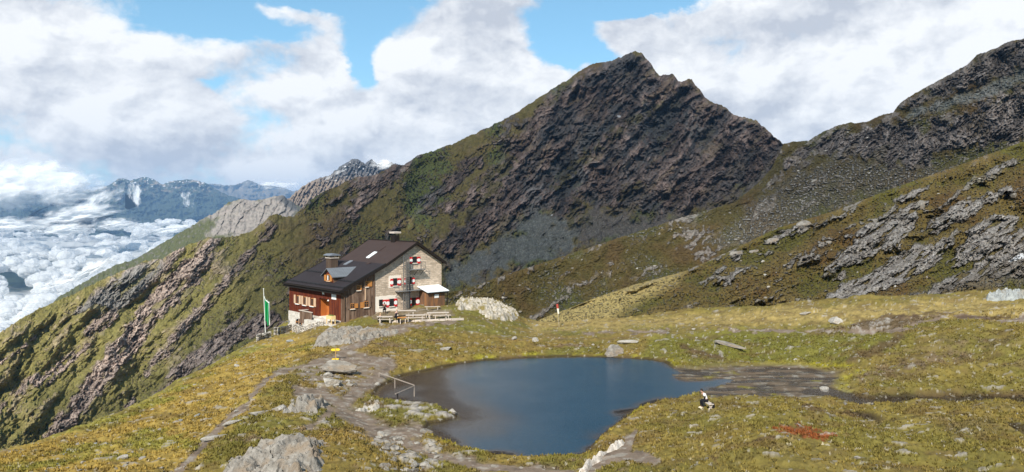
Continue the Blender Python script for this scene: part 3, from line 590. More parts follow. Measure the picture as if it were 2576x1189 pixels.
# dry ground keeps clear of the water level
dry = (dp > 0.25) & (dg > 1.5); GZ = np.where(dry & (GZ < .08) & (de < 0) & (dline(x, y, STREAM1, 12) > 2.2) & (y < 96) & (x > -22), .08 + .05 * GZ, GZ)
# break of slope
drop = np.where(de > 0, .10 * np.clip(de, 0, 4) ** 2 + np.clip(de - 4, 0, 200) * 1.1, 0)
GZ = GZ - drop
GU32 = GU.astype(np.float32)
GV = (HV + (H - GZ) / y * F).astype(np.float32)
u, v = GU32, GV

# ---- surface patches traced on the ground
iso = fbm(x * .9, y * .9, 5, 701); lo = fbm(x * .10, y * .10, 4, 703); mid = fbm(x * .32, y * .32, 4, 705); tuft = fbm(x * 2.6, y * 2.6, 3, 707)
streakn = fbm(*rot(x, y * 1.0, 0, .10, .5), 5, 709)
col = np.empty(x.shape + (3,), np.float32); col[:] = (.185, .138, .038)
col = mixc(col, (.145, .130, .032), S(lo + .4 * mid, -.05, .35)); col = mixc(col, (.225, .158, .050), S(-lo + .5 * mid, .02, .40)); col = mixc(col, (.125, .105, .030), S(mid + .5 * iso, .12, .5) * .8)
col = mixc(col, (.15, .105, .075), S(streakn + .4 * iso, .30, .55) * .75)
rightside = S(u, 560, 700)
col = mixc(col, (.165, .135, .036), rightside * .55); 
leftslope = pm(u, v, D([(0, 1200), (0, 1130), (430, 975), (730, 820), (800, 870), (700, 940), (600, 1060), (450, 1189)]), 8, 8, 711)
col = mixc(col, (.34, .235, .060), leftslope * .65); col = mixc(col, (.19, .19, .04), leftslope * S(lo + mid * .6, .0, .4) * .7); col = mixc(col, (.27, .19, .052), leftslope * S(-lo + iso * .3, .15, .5) * .55)
yl = pm(u, v, D([(1330, 815), (1390, 790), (1560, 800), (1700, 795), (1850, 785), (2000, 772), (2240, 765), (2430, 745), (2580, 765), (2580, 800), (2300, 800), (2100, 815), (1700, 820), (1500, 830), (1340, 835)]), 5, 5, 713)
col = mixc(col, (.30, .225, .085), yl * .8)
gb = pm(u, v, D([(1600, 905), (1640, 850), (1800, 830), (2300, 838), (2230, 880), (2130, 915), (1990, 912), (1800, 918), (1700, 915)]), 5, 5, 715); col = mixc(col, (.125, .125, .025), gb * .75)
moss = np.maximum(pm(u, v, D([(1880, 912), (1960, 908), (2060, 915), (2150, 912), (2130, 925), (2050, 926), (1900, 921), (1800, 918)]), 2, 3, 717), pm(u, v, Z8([(470, 760), (540, 735), (640, 700), (700, 690), (620, 730), (560, 790), (640, 800), (560, 805)]), 2, 4, 719))
moss = np.maximum(moss, .8 * (1 - S(dp, .25, 1.3)) * S(dp, .05, .2) * S(mid + iso * .5, -.05, .2) * (1 - fl))
col = mixc(col, (.27, .24, .022), moss * .85)
purple = np.maximum.reduce([pm(u, v, D([(2150, 940), (2260, 910), (2400, 880), (2440, 900), (2350, 925), (2250, 950), (2170, 960)]), 6, 8, 721), pm(u, v, D([(2330, 850), (2500, 845), (2560, 860), (2420, 872)]), 6, 8, 723) * .6,
    pm(u, v, Z6([(1090, 340), (1250, 350), (1380, 400), (1330, 430), (1150, 400)]), 4, 6, 725) * .6, pm(u, v, D([(2330, 1060), (2480, 1050), (2576, 1090), (2400, 1100)]), 6, 8, 727) * .5])
col = mixc(col, (.135, .095, .065), purple * .8 * S(iso, -.5, .1))
redp = pm(u, v, Z6([(1710, 880), (1790, 870), (1900, 875), (2040, 900), (2150, 935), (2060, 965), (1930, 950), (1830, 930), (1730, 900)]), 1.0, 5, 729, .25); col = mixc(col, (.20, .055, .020), redp * .9 * S(iso + .3, -.3, .2))
brown = np.maximum(pm(u, v, Z8([(500, 500), (620, 480), (760, 445), (900, 430), (1060, 430), (900, 480), (760, 515), (640, 515)]), 2, 4, 731), pm(u, v, Z8([(940, 520), (1100, 460), (1060, 500), (960, 560)]), 3, 4) * 0)
col = mixc(col, (.12, .085, .06), brown * .85)
# bare paths and gravel
path = np.zeros(x.shape, np.float32)
for pts, w in ((Z5([(1850, 15), (1560, 100), (1430, 180), (1340, 225)]), 6.5), (Z5([(1250, 270), (1500, 275), (1720, 300)]), 8), (Z5([(1720, 300), (1690, 380), (1600, 450), (1450, 540), (1375, 620), (1350, 700)]), 10), (Z5([(1000, 530), (1200, 550), (1330, 620), (1360, 690)]), 8), (Z5([(1350, 690), (1500, 760), (1620, 840), (1760, 880), (1950, 850)]), 13), (Z5([(1700, 850), (1850, 940), (2050, 1030), (2300, 1090), (2500, 1130), (2800, 1170), (3200, 1185)]), 7),
    (Z5([(1250, 680), (1200, 760), (1080, 810)]), 5), (Z5([(1180, 285), (1080, 320), (930, 350), (820, 390), (720, 460), (640, 540), (600, 610), (500, 690), (400, 770), (320, 870), (220, 980), (100, 1100), (0, 1190)]), 4.0), (Z8([(1060, 430), (950, 470), (860, 500), (640, 515), (400, 510), (100, 505), (-100, 500)]), 1.6), (Z8([(1060, 430), (1200, 445), (1330, 455), (1440, 450)]), 2.0), (Z6([(700, 210), (980, 215), (400, 225)]), 1.2), (D([(985, 824), (1090, 812), (1160, 811)]), 2.5)):
    d = dline(u, v, pts, 40) + fbm(x * .5, y * .5, 4, 741) * 5; path = np.maximum(path, 1 - S(d, w * .38, w * 1.0))
dirt = pm(u, v, Z5([(1330, 215), (1500, 240), (1740, 300), (1740, 380), (1600, 450), (1480, 500), (1300, 500), (1150, 470), (1000, 440), (1000, 380), (1100, 320), (1240, 270)]), 3, 7, 743)
path = np.maximum(path, dirt * S(iso + .15, -.2, .15) * .9)
mud = pm(u, v, Z(2300, 1700, 3.68, [(740, 200), (880, 60), (930, 60), (830, 240), (830, 400), (1000, 330), (1180, 470), (1250, 520), (900, 560), (830, 510), (560, 540), (380, 600), (250, 699), (50, 699), (330, 480), (480, 360), (620, 340)]), 1.5, 4, 745)
path = np.maximum(path, mud)
terr = pm(u, v, Z(1480, 1160, 6.779, [(-60, 640), (200, 560), (600, 470), (1200, 480), (1800, 470), (2200, 560), (2300, 680), (1900, 740), (1000, 770), (100, 780)]), 1.5, 2, 747); path = np.maximum(path, terr * .7)
path = np.maximum(path, pm(u, v, Z(1140, 1120, 5.944, [(780, 1010), (900, 930), (1200, 920), (1400, 960), (1250, 1060), (900, 1060)]), 1, 1) * .9)
path *= (1 - S(de, 0, .1))
gcol = np.empty(col.shape, np.float32); gcol[:] = (.190, .145, .110)
gcol = mixc(gcol, (.26, .235, .205), S(iso, .1, .45) * .7); gcol = mixc(gcol, (.12, .095, .075), S(-iso, .15, .5) * .7)
trailedge = S(path, .05, .4) * (1 - S(path, .5, .9))
col = mixc(col, (.09, .060, .035), trailedge * S(mid + iso, -.1, .3) * .7)
col = col * (1 - path[..., None]) + gcol * path[..., None]
fcol = np.empty(col.shape, np.float32); fcol[:] = (.125, .095, .068); fcol = mixc(fcol, (.17, .155, .13), S(iso + .4 * streakn, .1, .4)); fcol = mixc(fcol, (.16, .14, .02), S(mid, .3, .5) * .8)
col = col * (1 - fl[..., None]) + fcol * fl[..., None]
for pts, w in ((Z8([(590, 655), (700, 605), (790, 570), (850, 528)]), 4.5), (Z8([(600, 490), (760, 442), (900, 432), (1060, 428), (1190, 443), (1436, 438)]), 1.3), (Z8([(380, 868), (470, 890), (560, 910), (690, 916)]), 2.2), (Z6([(1080, 330), (1240, 365), (1350, 400)]), 2.5), (Z6([(1210, 1040), (1280, 1080), (1335, 1130)]), 2.5), (Z8([(780, 840), (1000, 828), (1436, 818)]), 1.6), (Z8([(140, 1040), (230, 1020)]), 2.5), (Z6([(1350, 500), (1700, 470), (2000, 480)]), 1.0)):
    d = dline(u, v, pts, 40) + fbm(x * .5, y * .5, 4, 745) * 4; col = mixc(col, (.085, .055, .034), (1 - S(d, w * .4, w * 1.3)) * .8)
# rock showing through the turf
rk = np.zeros(x.shape, np.float32)
for q_, s_ in ((Z5([(950, 370), (1200, 300), (1460, 360), (1480, 420), (1300, 500), (1180, 500), (1060, 430)]), 751), (Z5([(1180, 440), (1300, 430), (1330, 500), (1200, 500)]), 753), (Z5([(880, 690), (1000, 600), (1200, 560), (1340, 640), (1350, 690), (1250, 720), (1150, 700)]), 755),
    (Z5([(1600, 900), (1800, 880), (2000, 950), (2150, 980), (2150, 1180), (1900, 1150), (1700, 1050), (1560, 950)]), 757), (Z5([(1060, 830), (1250, 740), (1260, 800), (1100, 850)]), 759),
    (Z5([(1500, 640), (2000, 600), (2260, 720), (2200, 760), (1990, 780), (1760, 700)]), 761), (Z8([(600, 500), (700, 470), (800, 450), (780, 500), (660, 520)]), 763), (Z6([(1500, 640), (1400, 500), (1300, 300)]), 765)):
    rk = np.maximum(rk, pm(u, v, q_, 2, 7, s_, .2) * S(iso + .35 * tuft, -.05, .22))
rk = np.maximum(rk, .8 * S(fbm(x * .45, y * 1.1, 5, 771), .46, .56)) * (1 - path) * (1 - fl * .7)
rcol = np.empty(col.shape, np.float32); rcol[:] = (.29, .265, .235); rcol = mixc(rcol, (.15, .13, .11), S(tuft, .0, .4) * .7)
col = col * (1 - rk[..., None]) + rcol * rk[..., None]
# dark peaty rim at the waterline; brown pond bed
stm = np.zeros(x.shape, np.float32)
for st, wd in ((STREAM1, 1.0), (STREAM2, .7), (STREAM3, .6)): stm = np.maximum(stm, 1 - S(dline(x, y, st, 12) + fbm(x * .4, y * .4, 4, 631) * .8, wd * .7, wd * 1.9))
col = mixc(col, (.040, .030, .020), stm * .85)
rim = (1 - S(dp, .10, .38)) * S(dp, -.3, .0) * (1 - fl); col = mixc(col, (.045, .032, .018), rim * .9)
bedm = S(-dp, 0, .5); col = mixc(col, (.075, .050, .030), bedm)
wet = (1 - S(GZ, .0, .06)) * (dp > 0) * (1 - S(dg, 0, 6)); col = mixc(col, (.05, .042, .032), wet * .8 * (de < 0))
# grain
grass = (1 - path) * (1 - rk) * (1 - fl) * (1 - bedm)
col *= (1 + grass * (tuft * .22 + iso * .26))[..., None]
col *= (1 + (1 - grass) * iso * .2)[..., None]
drk = S(fbm(x * 1.3, y * 1.9, 4, 781), .22, .42) * grass; col = mixc(col, (.055, .042, .018), drk * .5); brn = S(fbm(x * .22, y * .45, 5, 783), .12, .42) * grass; col = mixc(col, (.115, .078, .034), brn * .55)
pale = S(fbm(x * 2.2, y * 2.2, 2, 785), .54, .62) * (1 - bedm) * (1 - fl * .5); col = mixc(col, (.40, .37, .32), pale * .55)
# micro relief
land = S(dp, .1, .8) * (de < 25)
GZ = GZ + land * grass * (tuft * .075 + fbm(x * 1.0, y * 1.0, 3, 791) * .17) + rk * (.14 + .16 * iso) * land - path * .06 * land + land * path * tuft * .02 - (1 - S(np.abs(de), 0, 2)) * 0
GZ = GZ - trailedge * .05 * land
M_G0 = terrain_mat('meadow_surface', 1.6, 0.8, .12, .30)
ground = grid_mesh('ground', x, y, GZ, np.clip(col, .01, .9), {'rock': rk}, M_G0); tag(ground, kind='structure')
GV = HV + (H - GZ) / y * F
def hit(u_, v_):
    """first ground point met by the direction (u_, v_)"""
    j = int(round((u_ - U3[0]) / .72)); j = max(0, min(len(U3) - 1, j)); c = GV[:, j]
    k = np.argmax(c <= v_)
    if c[k] > v_: k = len(c) - 2
    if k == 0: return Vector((x[0, j], y[0, j], GZ[0, j]))
    a = (c[k - 1] - v_) / max(1e-6, c[k - 1] - c[k]); a = min(1, max(0, a))
    Yy = y[k - 1, j] * (1 - a) + y[k, j] * a
    return Vector(((u_ - 512) / F * Yy, Yy, GZ[k - 1, j] * (1 - a) + GZ[k, j] * a))
def gz(px, py):
    """ground height at a world position"""
    qq = H * F / py + HV; i = int(np.clip(np.searchsorted(-q, -qq), 0, len(q) - 1)); j = int(np.clip(round((512 + px / py * F - U3[0]) / .72), 0, len(U3) - 1))
    return float(GZ[i, j])

# ---- water
def water():
    m, nt, b = mat('pond_water_surface', 0.10, 0.5)
    p = nt.obj()
    n1 = nt.noise(nt.vmul(p, (1.2, 2.2, 1)), 2.6, 4, .6); n2 = nt.noise(p, 0.10, 3, .5)
    nt.put(nt.bump(n1, .5, .06), b.inputs['Normal'])
    nt.put(nt.ss(n2, .4, .6, .05, .22), b.inputs['Roughness'])
    b.inputs['IOR'].default_value = 1.24
    deep = nt.attr('deep').outputs['Fac']
    nt.put(nt.mix(deep, (.055, .036, .022), (.002, .030, .058)), b.inputs['Base Color'])
    nt.put(nt.ss(deep, 0.0, .35, .35, 1.0), b.inputs['Alpha'])
    xs = np.arange(-22, 62, .5, dtype=np.float32); ys = np.arange(46, 94, .5, dtype=np.float32); X, Y = np.meshgrid(xs, ys)
    d = -sdpoly(X, Y, SHOREW, 40.0)
    dn = d + fbm(X * .25, Y * .25, 4, 9) * 1.6
    lft = dline(X, Y, SHOREW[:4] + SHOREW[-6:], 30)
    deepv = S(dn, .1, 1.3) * (.12 + .88 * S(lft + fbm(X * .1, Y * .1, 3, 4) * 3, .5, 6.0))
    # no water beyond the knoll edge
    o = grid_mesh('pond_water', X, Y, np.zeros(X.shape), None, {'deep': deepv}, m); tag(o, kind='structure')
    return o
water()

# ---- grass tufts over the turf: countless, one object
def tufts():
    r = np.random.RandomState(3); n = 170000
    jj = r.randint(0, len(U3), n); ii_ok = np.where((Yr < 92) & (Yr > 40))[0]; w = Yr[ii_ok] ** 1.3; ii = r.choice(ii_ok, n, p=w / w.sum())
    ok = (grass[ii, jj] > .6) & (dp[ii, jj] > .3) & (de[ii, jj] < 0) & (mid[ii, jj] + .6 * iso[ii, jj] > r.uniform(-.5, .35, n)); ii = ii[ok]; jj = jj[ok]; n = len(ii)
    X = x[ii, jj] + r.uniform(-.1, .1, n); Y = y[ii, jj] + r.uniform(-.1, .1, n); Z_ = GZ[ii, jj] - .02; c = col[ii, jj]
    c = c * r.uniform(.80, 1.25, (n, 1)) * (1, .98, .9); B = 4; V = np.zeros((n, B, 3, 3), np.float32)
    for k in range(B):
        a = r.uniform(0, 6.283, n); h = r.uniform(.07, .20, n); wd = r.uniform(.03, .07, n); ln = r.uniform(.02, .14, n); bx, by = X + r.uniform(-.07, .07, n), Y + r.uniform(-.07, .07, n)
        dx, dy = np.cos(a), np.sin(a)
        V[:, k, 0] = np.stack([bx - dy * wd, by + dx * wd, Z_], -1); V[:, k, 1] = np.stack([bx + dy * wd, by - dx * wd, Z_], -1); V[:, k, 2] = np.stack([bx + dx * ln, by + dy * ln, Z_ + h], -1)
    V = V.reshape(-1, 3); nf = len(V) // 3; me = bpy.data.meshes.new('grass'); me.vertices.add(len(V)); me.vertices.foreach_set('co', V.ravel())
    me.loops.add(len(V)); me.loops.foreach_set('vertex_index', np.arange(len(V), dtype=np.int32)); me.polygons.add(nf)
    me.polygons.foreach_set('loop_start', np.arange(0, len(V), 3, dtype=np.int32)); me.polygons.foreach_set('loop_total', np.full(nf, 3, np.int32)); me.update(calc_edges=True)
    a = me.color_attributes.new('Col', 'FLOAT_COLOR', 'POINT'); cc = np.repeat(np.clip(c, .01, .8), B * 3, 0); a.data.foreach_set('color', np.concatenate([cc, np.ones((len(cc), 1))], 1).astype(np.float32).ravel())
    m, nt, b = mat('grass_blades', .9, .1); nt.put(nt.attr('Col').outputs['Color'], b.inputs['Base Color']); me.materials.append(m)
    o = bpy.data.objects.new('grass', me); COL.objects.link(o); tag(o, 'short olive and golden grass tufts covering the meadow around the pond', 'grass', None, 'stuff')
tufts()

# ------------------------------------------------------------------ sea of clouds in the valley, wisps, and an added unseen cloud sheet shading the mountain
def cloud_mat(name, k, shade=1.0, sc_=1.0, tl=.35, r0=.30, r1=.70):
    m = bpy.data.materials.new(name); m.use_nodes = True; nt = NT(m.node_tree); n = m.node_tree.nodes
    n.remove(n['Principled BSDF']); out = n['Material Output']
    d = n.new('ShaderNodeBsdfDiffuse'); t = n.new('ShaderNodeBsdfTranslucent'); tr = n.new('ShaderNodeBsdfTransparent')
    d.inputs[0].default_value = (.93 * shade, .94 * shade, .95 * shade, 1); t.inputs[0].default_value = (.93 * shade, .94 * shade, .95 * shade, 1)
    mx = n.new('ShaderNodeMixShader'); mx.inputs[0].default_value = tl; nt.l.new(d.outputs[0], mx.inputs[1]); nt.l.new(t.outputs[0], mx.inputs[2])
    a = nt.attr('cover').outputs['Fac']
    if sc_: 
        ns = nt.noise(nt.obj(), k, 7, .62); a = nt.math('ADD', a, nt.math('MULTIPLY', nt.math('SUBTRACT', ns, .5), 1.1 * sc_))
    al = nt.ss(a, r0, r1)
    m2 = n.new('ShaderNodeMixShader'); nt.put(al, m2.inputs[0]); nt.l.new(tr.outputs[0], m2.inputs[1]); nt.l.new(mx.outputs[0], m2.inputs[2])
    nt.l.new(m2.outputs[0], out.inputs['Surface']); return m
def billow(x, y, seed, o=5):
    s = 0; a = 1.; t = 0
    for i in range(o):
        s = s + a * np.abs(gn(x, y, seed + i)) * 1.7; t += a; a *= .52; x = x * 2.1; y = y * 2.1
    return s / t
def cloud_sea():
    uu = np.arange(-160, 330, 1.0); qq = np.concatenate([np.arange(420, 300, -1.2), np.arange(300, 231, -.4)])
    base = -560.0
    Yr = (H - base) * F / (qq - HV); Ug = np.broadcast_to(uu, (len(qq), len(uu))); Y = np.broadcast_to(Yr[:, None], Ug.shape); X = (Ug - 512) / F * Y
    w1 = fbm(X / 3000, Y / 4200, 4, 801)
    b = 1 - billow(X / 1150 + w1 * .5, Y / 1900 + w1 * .5, 811, 6)
    Zc = base - 60 + (b - .6) * 120 + w1 * 90 + fbm(X / 260, Y / 420, 4, 821) * 16
    V = HV + (H - Zc) / Y * F
    cover = .80 + w1 * .5 + (b - .62) * .9
    for q_, a in (([(60, 1000), (180, 1000), (210, 1120), (120, 1150), (40, 1080)], .9),):
        cover -= a * pm(Ug, V, [(p[0] / 6, p[1] / 4) for p in q_], 8, 6, 5) * 0
    for cu, cv, ru, rv, a in ((20, 279, 26, 14, .75), (52, 262, 26, 7, .35), (8, 241, 16, 6, .45), (100, 235, 60, 5, .25), (150, 250, 60, 6, -.5), (60, 240, 60, 8, -.3), (30, 300, 90, 9, -.5), (165, 228, 26, 6, .5)):
        cover -= a * np.exp(-((Ug - cu) / ru) ** 2 - ((V - cv) / rv) ** 2)
    cover = cover - .9 * (1 - S(V, 222 + fbm(Ug * .03, Ug * 0, 3, 8) * 6, 236 + fbm(Ug * .05, Ug * 0, 3, 9) * 10)) * .6
    cover = cover - .8 * S(Ug, 290, 330) 
    o = grid_mesh('cloud_sea', X, Y, Zc, None, {'cover': cover}, cloud_mat('cloud_sea_surface', .0022, 1.0, .7, .5, .25, .85)); tag(o, kind='structure'); return o
cloud_sea()
def cumulus():
    r = np.random.RandomState(4); bm = bmesh.new(); bmesh.ops.create_icosphere(bm, subdivisions=4, radius=1.0); bm.verts.ensure_lookup_table()
    B = np.array([v_.co for v_ in bm.verts], np.float32); Fc = np.array([[v_.index for v_ in f.verts] for f in bm.faces], np.int32); bm.free()
    holes = ((18, 282, 15, 13), (52, 262, 9, 5), (95, 260, 14, 3.5), (74, 250, 6, 4), (96, 228, 10, 5), (40, 226, 9, 4), (150, 236, 5, 3), (60, 290, 10, 4))
    VS, FS, k = [], [], 0; tries = 0
    while k < 330 and tries < 9000:
        tries += 1; u_ = r.uniform(-25, 290); v_ = 219 + (r.rand() ** 1.1) * 118
        if 75 < u_ < 140: top = 213
        elif u_ >= 140: top = 217
        elif u_ > 35: top = 225
        else: top = 219
        lim = 333 - u_ * .44                      # the spur hides what lies below this line
        if v_ > lim + 8 or v_ < top + 2: continue
        if any(((u_ - a) / c) ** 2 + ((v_ - b_) / d) ** 2 < 1 for a, b_, c, d in holes): continue
        Y_ = min((H + 560) * F / (v_ - HV), 14500) * r.uniform(.97, 1.03); px = r.uniform(3.0, 8.5) * (.55 + .6 * S(np.float32(v_), 215, 290)); R_ = px * Y_ / F
        P_ = B * np.array([R_ * r.uniform(1.0, 1.7), R_ * 1.2, R_ * r.uniform(.6, .9)]); c = np.array([(u_ - 512) / F * Y_, Y_, H - (v_ - HV) / F * Y_ - R_ * .25])
        q0 = B * 1.3 + c[None] * .001; n_ = billow(q0[:, 0] + q0[:, 2] * .7, q0[:, 1] - q0[:, 2] * .9, k % 40, 4)
        P_ = P_ * (1 + (n_ - .35)[:, None] * .55) + c
        VS.append(P_); FS.append(Fc + k * len(B)); k += 1
    V_ = np.concatenate(VS).astype(np.float32); F_ = np.concatenate(FS); me = bpy.data.meshes.new('cloud_sea')
    me.vertices.add(len(V_)); me.vertices.foreach_set('co', V_.ravel()); me.loops.add(F_.size); me.loops.foreach_set('vertex_index', F_.ravel())
    me.polygons.add(len(F_)); me.polygons.foreach_set('loop_start', np.arange(0, F_.size, 3, dtype=np.int32)); me.polygons.foreach_set('loop_total', np.full(len(F_), 3, np.int32)); me.update(calc_edges=True)
    me.polygons.foreach_set('use_smooth', np.ones(len(F_), bool)); a = me.attributes.new('cover', 'FLOAT', 'POINT'); a.data.foreach_set('value', np.full(len(V_), .62, np.float32))
    o = bpy.data.objects.new('cloud_sea', me); COL.objects.link(o); me.materials.append(cloud_mat('cumulus_surface', .0045, 1.0, .9, .55, .20, .90)); tag(o, kind='structure')
cumulus()
def wisp(cu, cv, Y0, w, h, seed, tilt=0.0, dens=.55, n=3):
    """a patch of broken cloud: several lumpy shells one behind another, thinning out to its edge"""
    for k in range(n):
        a = np.linspace(-1, 1, 70); A, B = np.meshgrid(a, a)
        r = np.sqrt(A ** 2 + B ** 2)
        Yk = Y0 * (1 + .012 * k); hw = w / 2 / F * Yk; hh = h / 2 / F * Yk
        nse = fbm(A * 2.3, B * 1.9, 6, seed + k * 9, .6)
        X = (cu - 512) / F * Yk + A * hw; Z_ = H - (cv - HV) / F * Yk + B * hh + A * tilt * hw
        Yy = Yk - (np.sqrt(np.clip(1 - r ** 2, 0, 1)) * hw * .5) + nse * hw * .10
        cover = (dens + .15) * (1 - S(r, .0, 1.0)) + nse * 1.0 * (1 - S(r, .6, 1.0)) - .5 * S(r, .5, 1)
        o = grid_mesh('cloud', X, Yy, Z_, None, {'cover': cover}, CW); tag(o, kind='structure')
CW = cloud_mat('cloud_wisp_surface', .0026, 1.0, 1.0, .45, .22, 1.35)
for a in ((40, 186, 11500, 200, 84, 1, .0, .85, 3), (80, 192, 11300, 120, 50, 11, .1, .75, 3), (110, 200, 11000, 70, 34, 21, .4, .5, 2), (95, 214, 10500, 130, 32, 31, .1, .75, 3), (28, 224, 10000, 130, 26, 36, 0, .7, 3), (137, 194, 10800, 24, 40, 26, -.5, .62, 2), (189, 200, 11000, 22, 30, 41, -.5, .55, 2), (283, 186, 12000, 60, 16, 61, 0, .6, 2),
          (338, 174, 4300, 34, 16, 71, .5, .35, 2), (383, 165, 4500, 44, 18, 81, 0, .8, 2), (125, 224, 9600, 90, 20, 95, .1, .7, 2), (178, 229, 9000, 90, 16, 101, .1, .65, 2), (75, 229, 9400, 90, 20, 104, .1, .8, 3), (72, 280, 3600, 80, 22, 111, .3, .8, 2), (100, 268, 3200, 70, 20, 121, .5, .8, 2)):
    wisp(*a)

# unseen cloud sheet added overhead, its cover shaped from the shade wanted below
def shade_cloud():
    zc = 1300.0; pts = []; val = []
    def put(G, fn, step=6):
        U_, V_, X, Y, Zz = [g[::step, ::step] for g in G]
        t = (zc - Zz) / sdir.z
        pts.append(np.stack([X + sdir.x * t, Y + sdir.y * t], -1).reshape(-1, 2)); val.append(fn(U_, V_).ravel())
    def shA(U_, V_):
        s = S(U_ + (V_ - 260) * .9, 190, 275)
        s = np.maximum(s, .9 * pm(U_, V_, ZL([(960, 200), (1060, 60), (1130, 60), (1300, 0), (1300, 300), (1150, 300), (1080, 240), (980, 330), (840, 420), (860, 330)]), 5, 4, 3))
        s = np.maximum(s, pm(U_, V_, ZL([(120, 860), (220, 790), (380, 740), (470, 740), (440, 830), (330, 960), (250, 1040), (190, 1020), (200, 900)]), 4, 4, 3))
        s = s * (1 - .9 * pm(U_, V_, ZP([(180, 830), (260, 770), (330, 750), (340, 770), (260, 830), (190, 850)]), 5, 2, 3))
        s = s * (1 - .55 * pm(U_, V_, ZL([(900, 420), (1000, 300), (1180, 230), (1200, 260), (1050, 380), (880, 560), (760, 700), (700, 700)]), 5, 4, 3))
        return s
    put(GA, shA)
    put(GB, lambda U_, V_: .92 - .25 * S(U_, 900, 1000) * S(V_, 60, 120) - .28 * S(V_ - (240 - (U_ - 560) * .20), -30, 30) * S(U_, 980, 860) )
    def shC(U_, V_):
        s = np.full(U_.shape, .56)
        s = s * (1 - pm(U_, V_, D([(1290, 880), (1325, 812), (1430, 760), (1500, 732), (1620, 705), (1730, 676), (1710, 716), (1630, 756), (1570, 800), (1500, 860)]), 3, 2, 3))
        s = s * (1 - .45 * S(V_ - (300 - (U_ - 780) * .35), -10, 30))
        s = s * (1 - S(V_, 322, 330)); return s
    put(GC, shC)
    P_ = np.concatenate(pts); Vv = np.concatenate(val)
    # sunlit meadow in front
    gx, gy = np.meshgrid(np.arange(-150, 260, 15.), np.arange(20, 118, 12.)); t = zc / sdir.z
    P_ = np.concatenate([P_, np.stack([gx + sdir.x * t, gy + sdir.y * t], -1).reshape(-1, 2)]); Vv = np.concatenate([Vv, np.full(gx.size, -1.5)])
    x0, y0 = P_.min(0) - 30; x1, y1 = P_.max(0) + 30; cell = 13.0
    nx, ny = int((x1 - x0) / cell) + 1, int((y1 - y0) / cell) + 1
    s0 = np.zeros((ny, nx)); w0 = np.zeros((ny, nx)); ix = ((P_[:, 0] - x0) / cell).astype(int); iy = ((P_[:, 1] - y0) / cell).astype(int)
    np.add.at(s0, (iy, ix), Vv); np.add.at(w0, (iy, ix), 1.0)
    def blur(a):
        for _ in range(1):
            a = (np.roll(a, 1, 0) + a * 2 + np.roll(a, -1, 0)) / 4; a = (np.roll(a, 1, 1) + a * 2 + np.roll(a, -1, 1)) / 4
        return a
    val_ = np.where(w0 > 0, s0 / np.maximum(w0, 1e-6), 0); known = w0 > 0; wt = known.astype(float); acc = val_ * wt
    for _ in range(40):
        acc = blur(acc); wt = blur(wt); acc = np.where(known, val_, acc / np.maximum(wt, 1e-9)) ; wt = np.where(known, 1, np.clip(wt * 1, 1e-6, 1)); acc = acc * wt
    f_ = acc / np.maximum(wt, 1e-9)
    reach = wt > 2e-3; f_ = np.where(reach, f_, 0)
    f_ = blur(f_)
    gx = x0 + (np.arange(nx) + .5) * cell; gy = y0 + (np.arange(ny) + .5) * cell; X, Y = np.meshgrid(gx, gy)
    Z_ = zc + fbm(X / 160, Y / 160, 4, 851) * 26
    o = grid_mesh('cloud', X, Y, Z_, None, {'cover': f_ * .205 + .29 - .4 * (f_ < 0)}, cloud_mat('shade_cloud_surface', .02, .55, .06, .75)); tag(o, kind='structure'); return o  # not a seen cloud: added sheet that casts the mapped shade
shade_cloud()

# ------------------------------------------------------------------ the air between
def haze():
    me = bpy.data.meshes.new('haze'); bm = bmesh.new(); bmesh.ops.create_cube(bm, size=1.0)
    for v_ in bm.verts: v_.co = Vector((v_.co.x * 58000, v_.co.y * 50000 + 15000, -1101 if v_.co.z < 0 else 900))
    bm.to_mesh(me); bm.free(); o = bpy.data.objects.new('haze', me); COL.objects.link(o); tag(o, kind='stuff')
    m = bpy.data.materials.new('air'); m.use_nodes = True; n = m.node_tree.nodes; n.remove(n['Principled BSDF'])
    p = n.new('ShaderNodeVolumePrincipled'); p.inputs['Color'].default_value = (.34, .60, 1.0, 1); p.inputs['Density'].default_value = 3.0e-5; p.inputs['Anisotropy'].default_value = 0.0
    m.node_tree.links.new(p.outputs[0], n['Material Output'].inputs['Volume']); me.materials.append(m); o['label'] = 'thin blue haze filling the valley air'
haze()

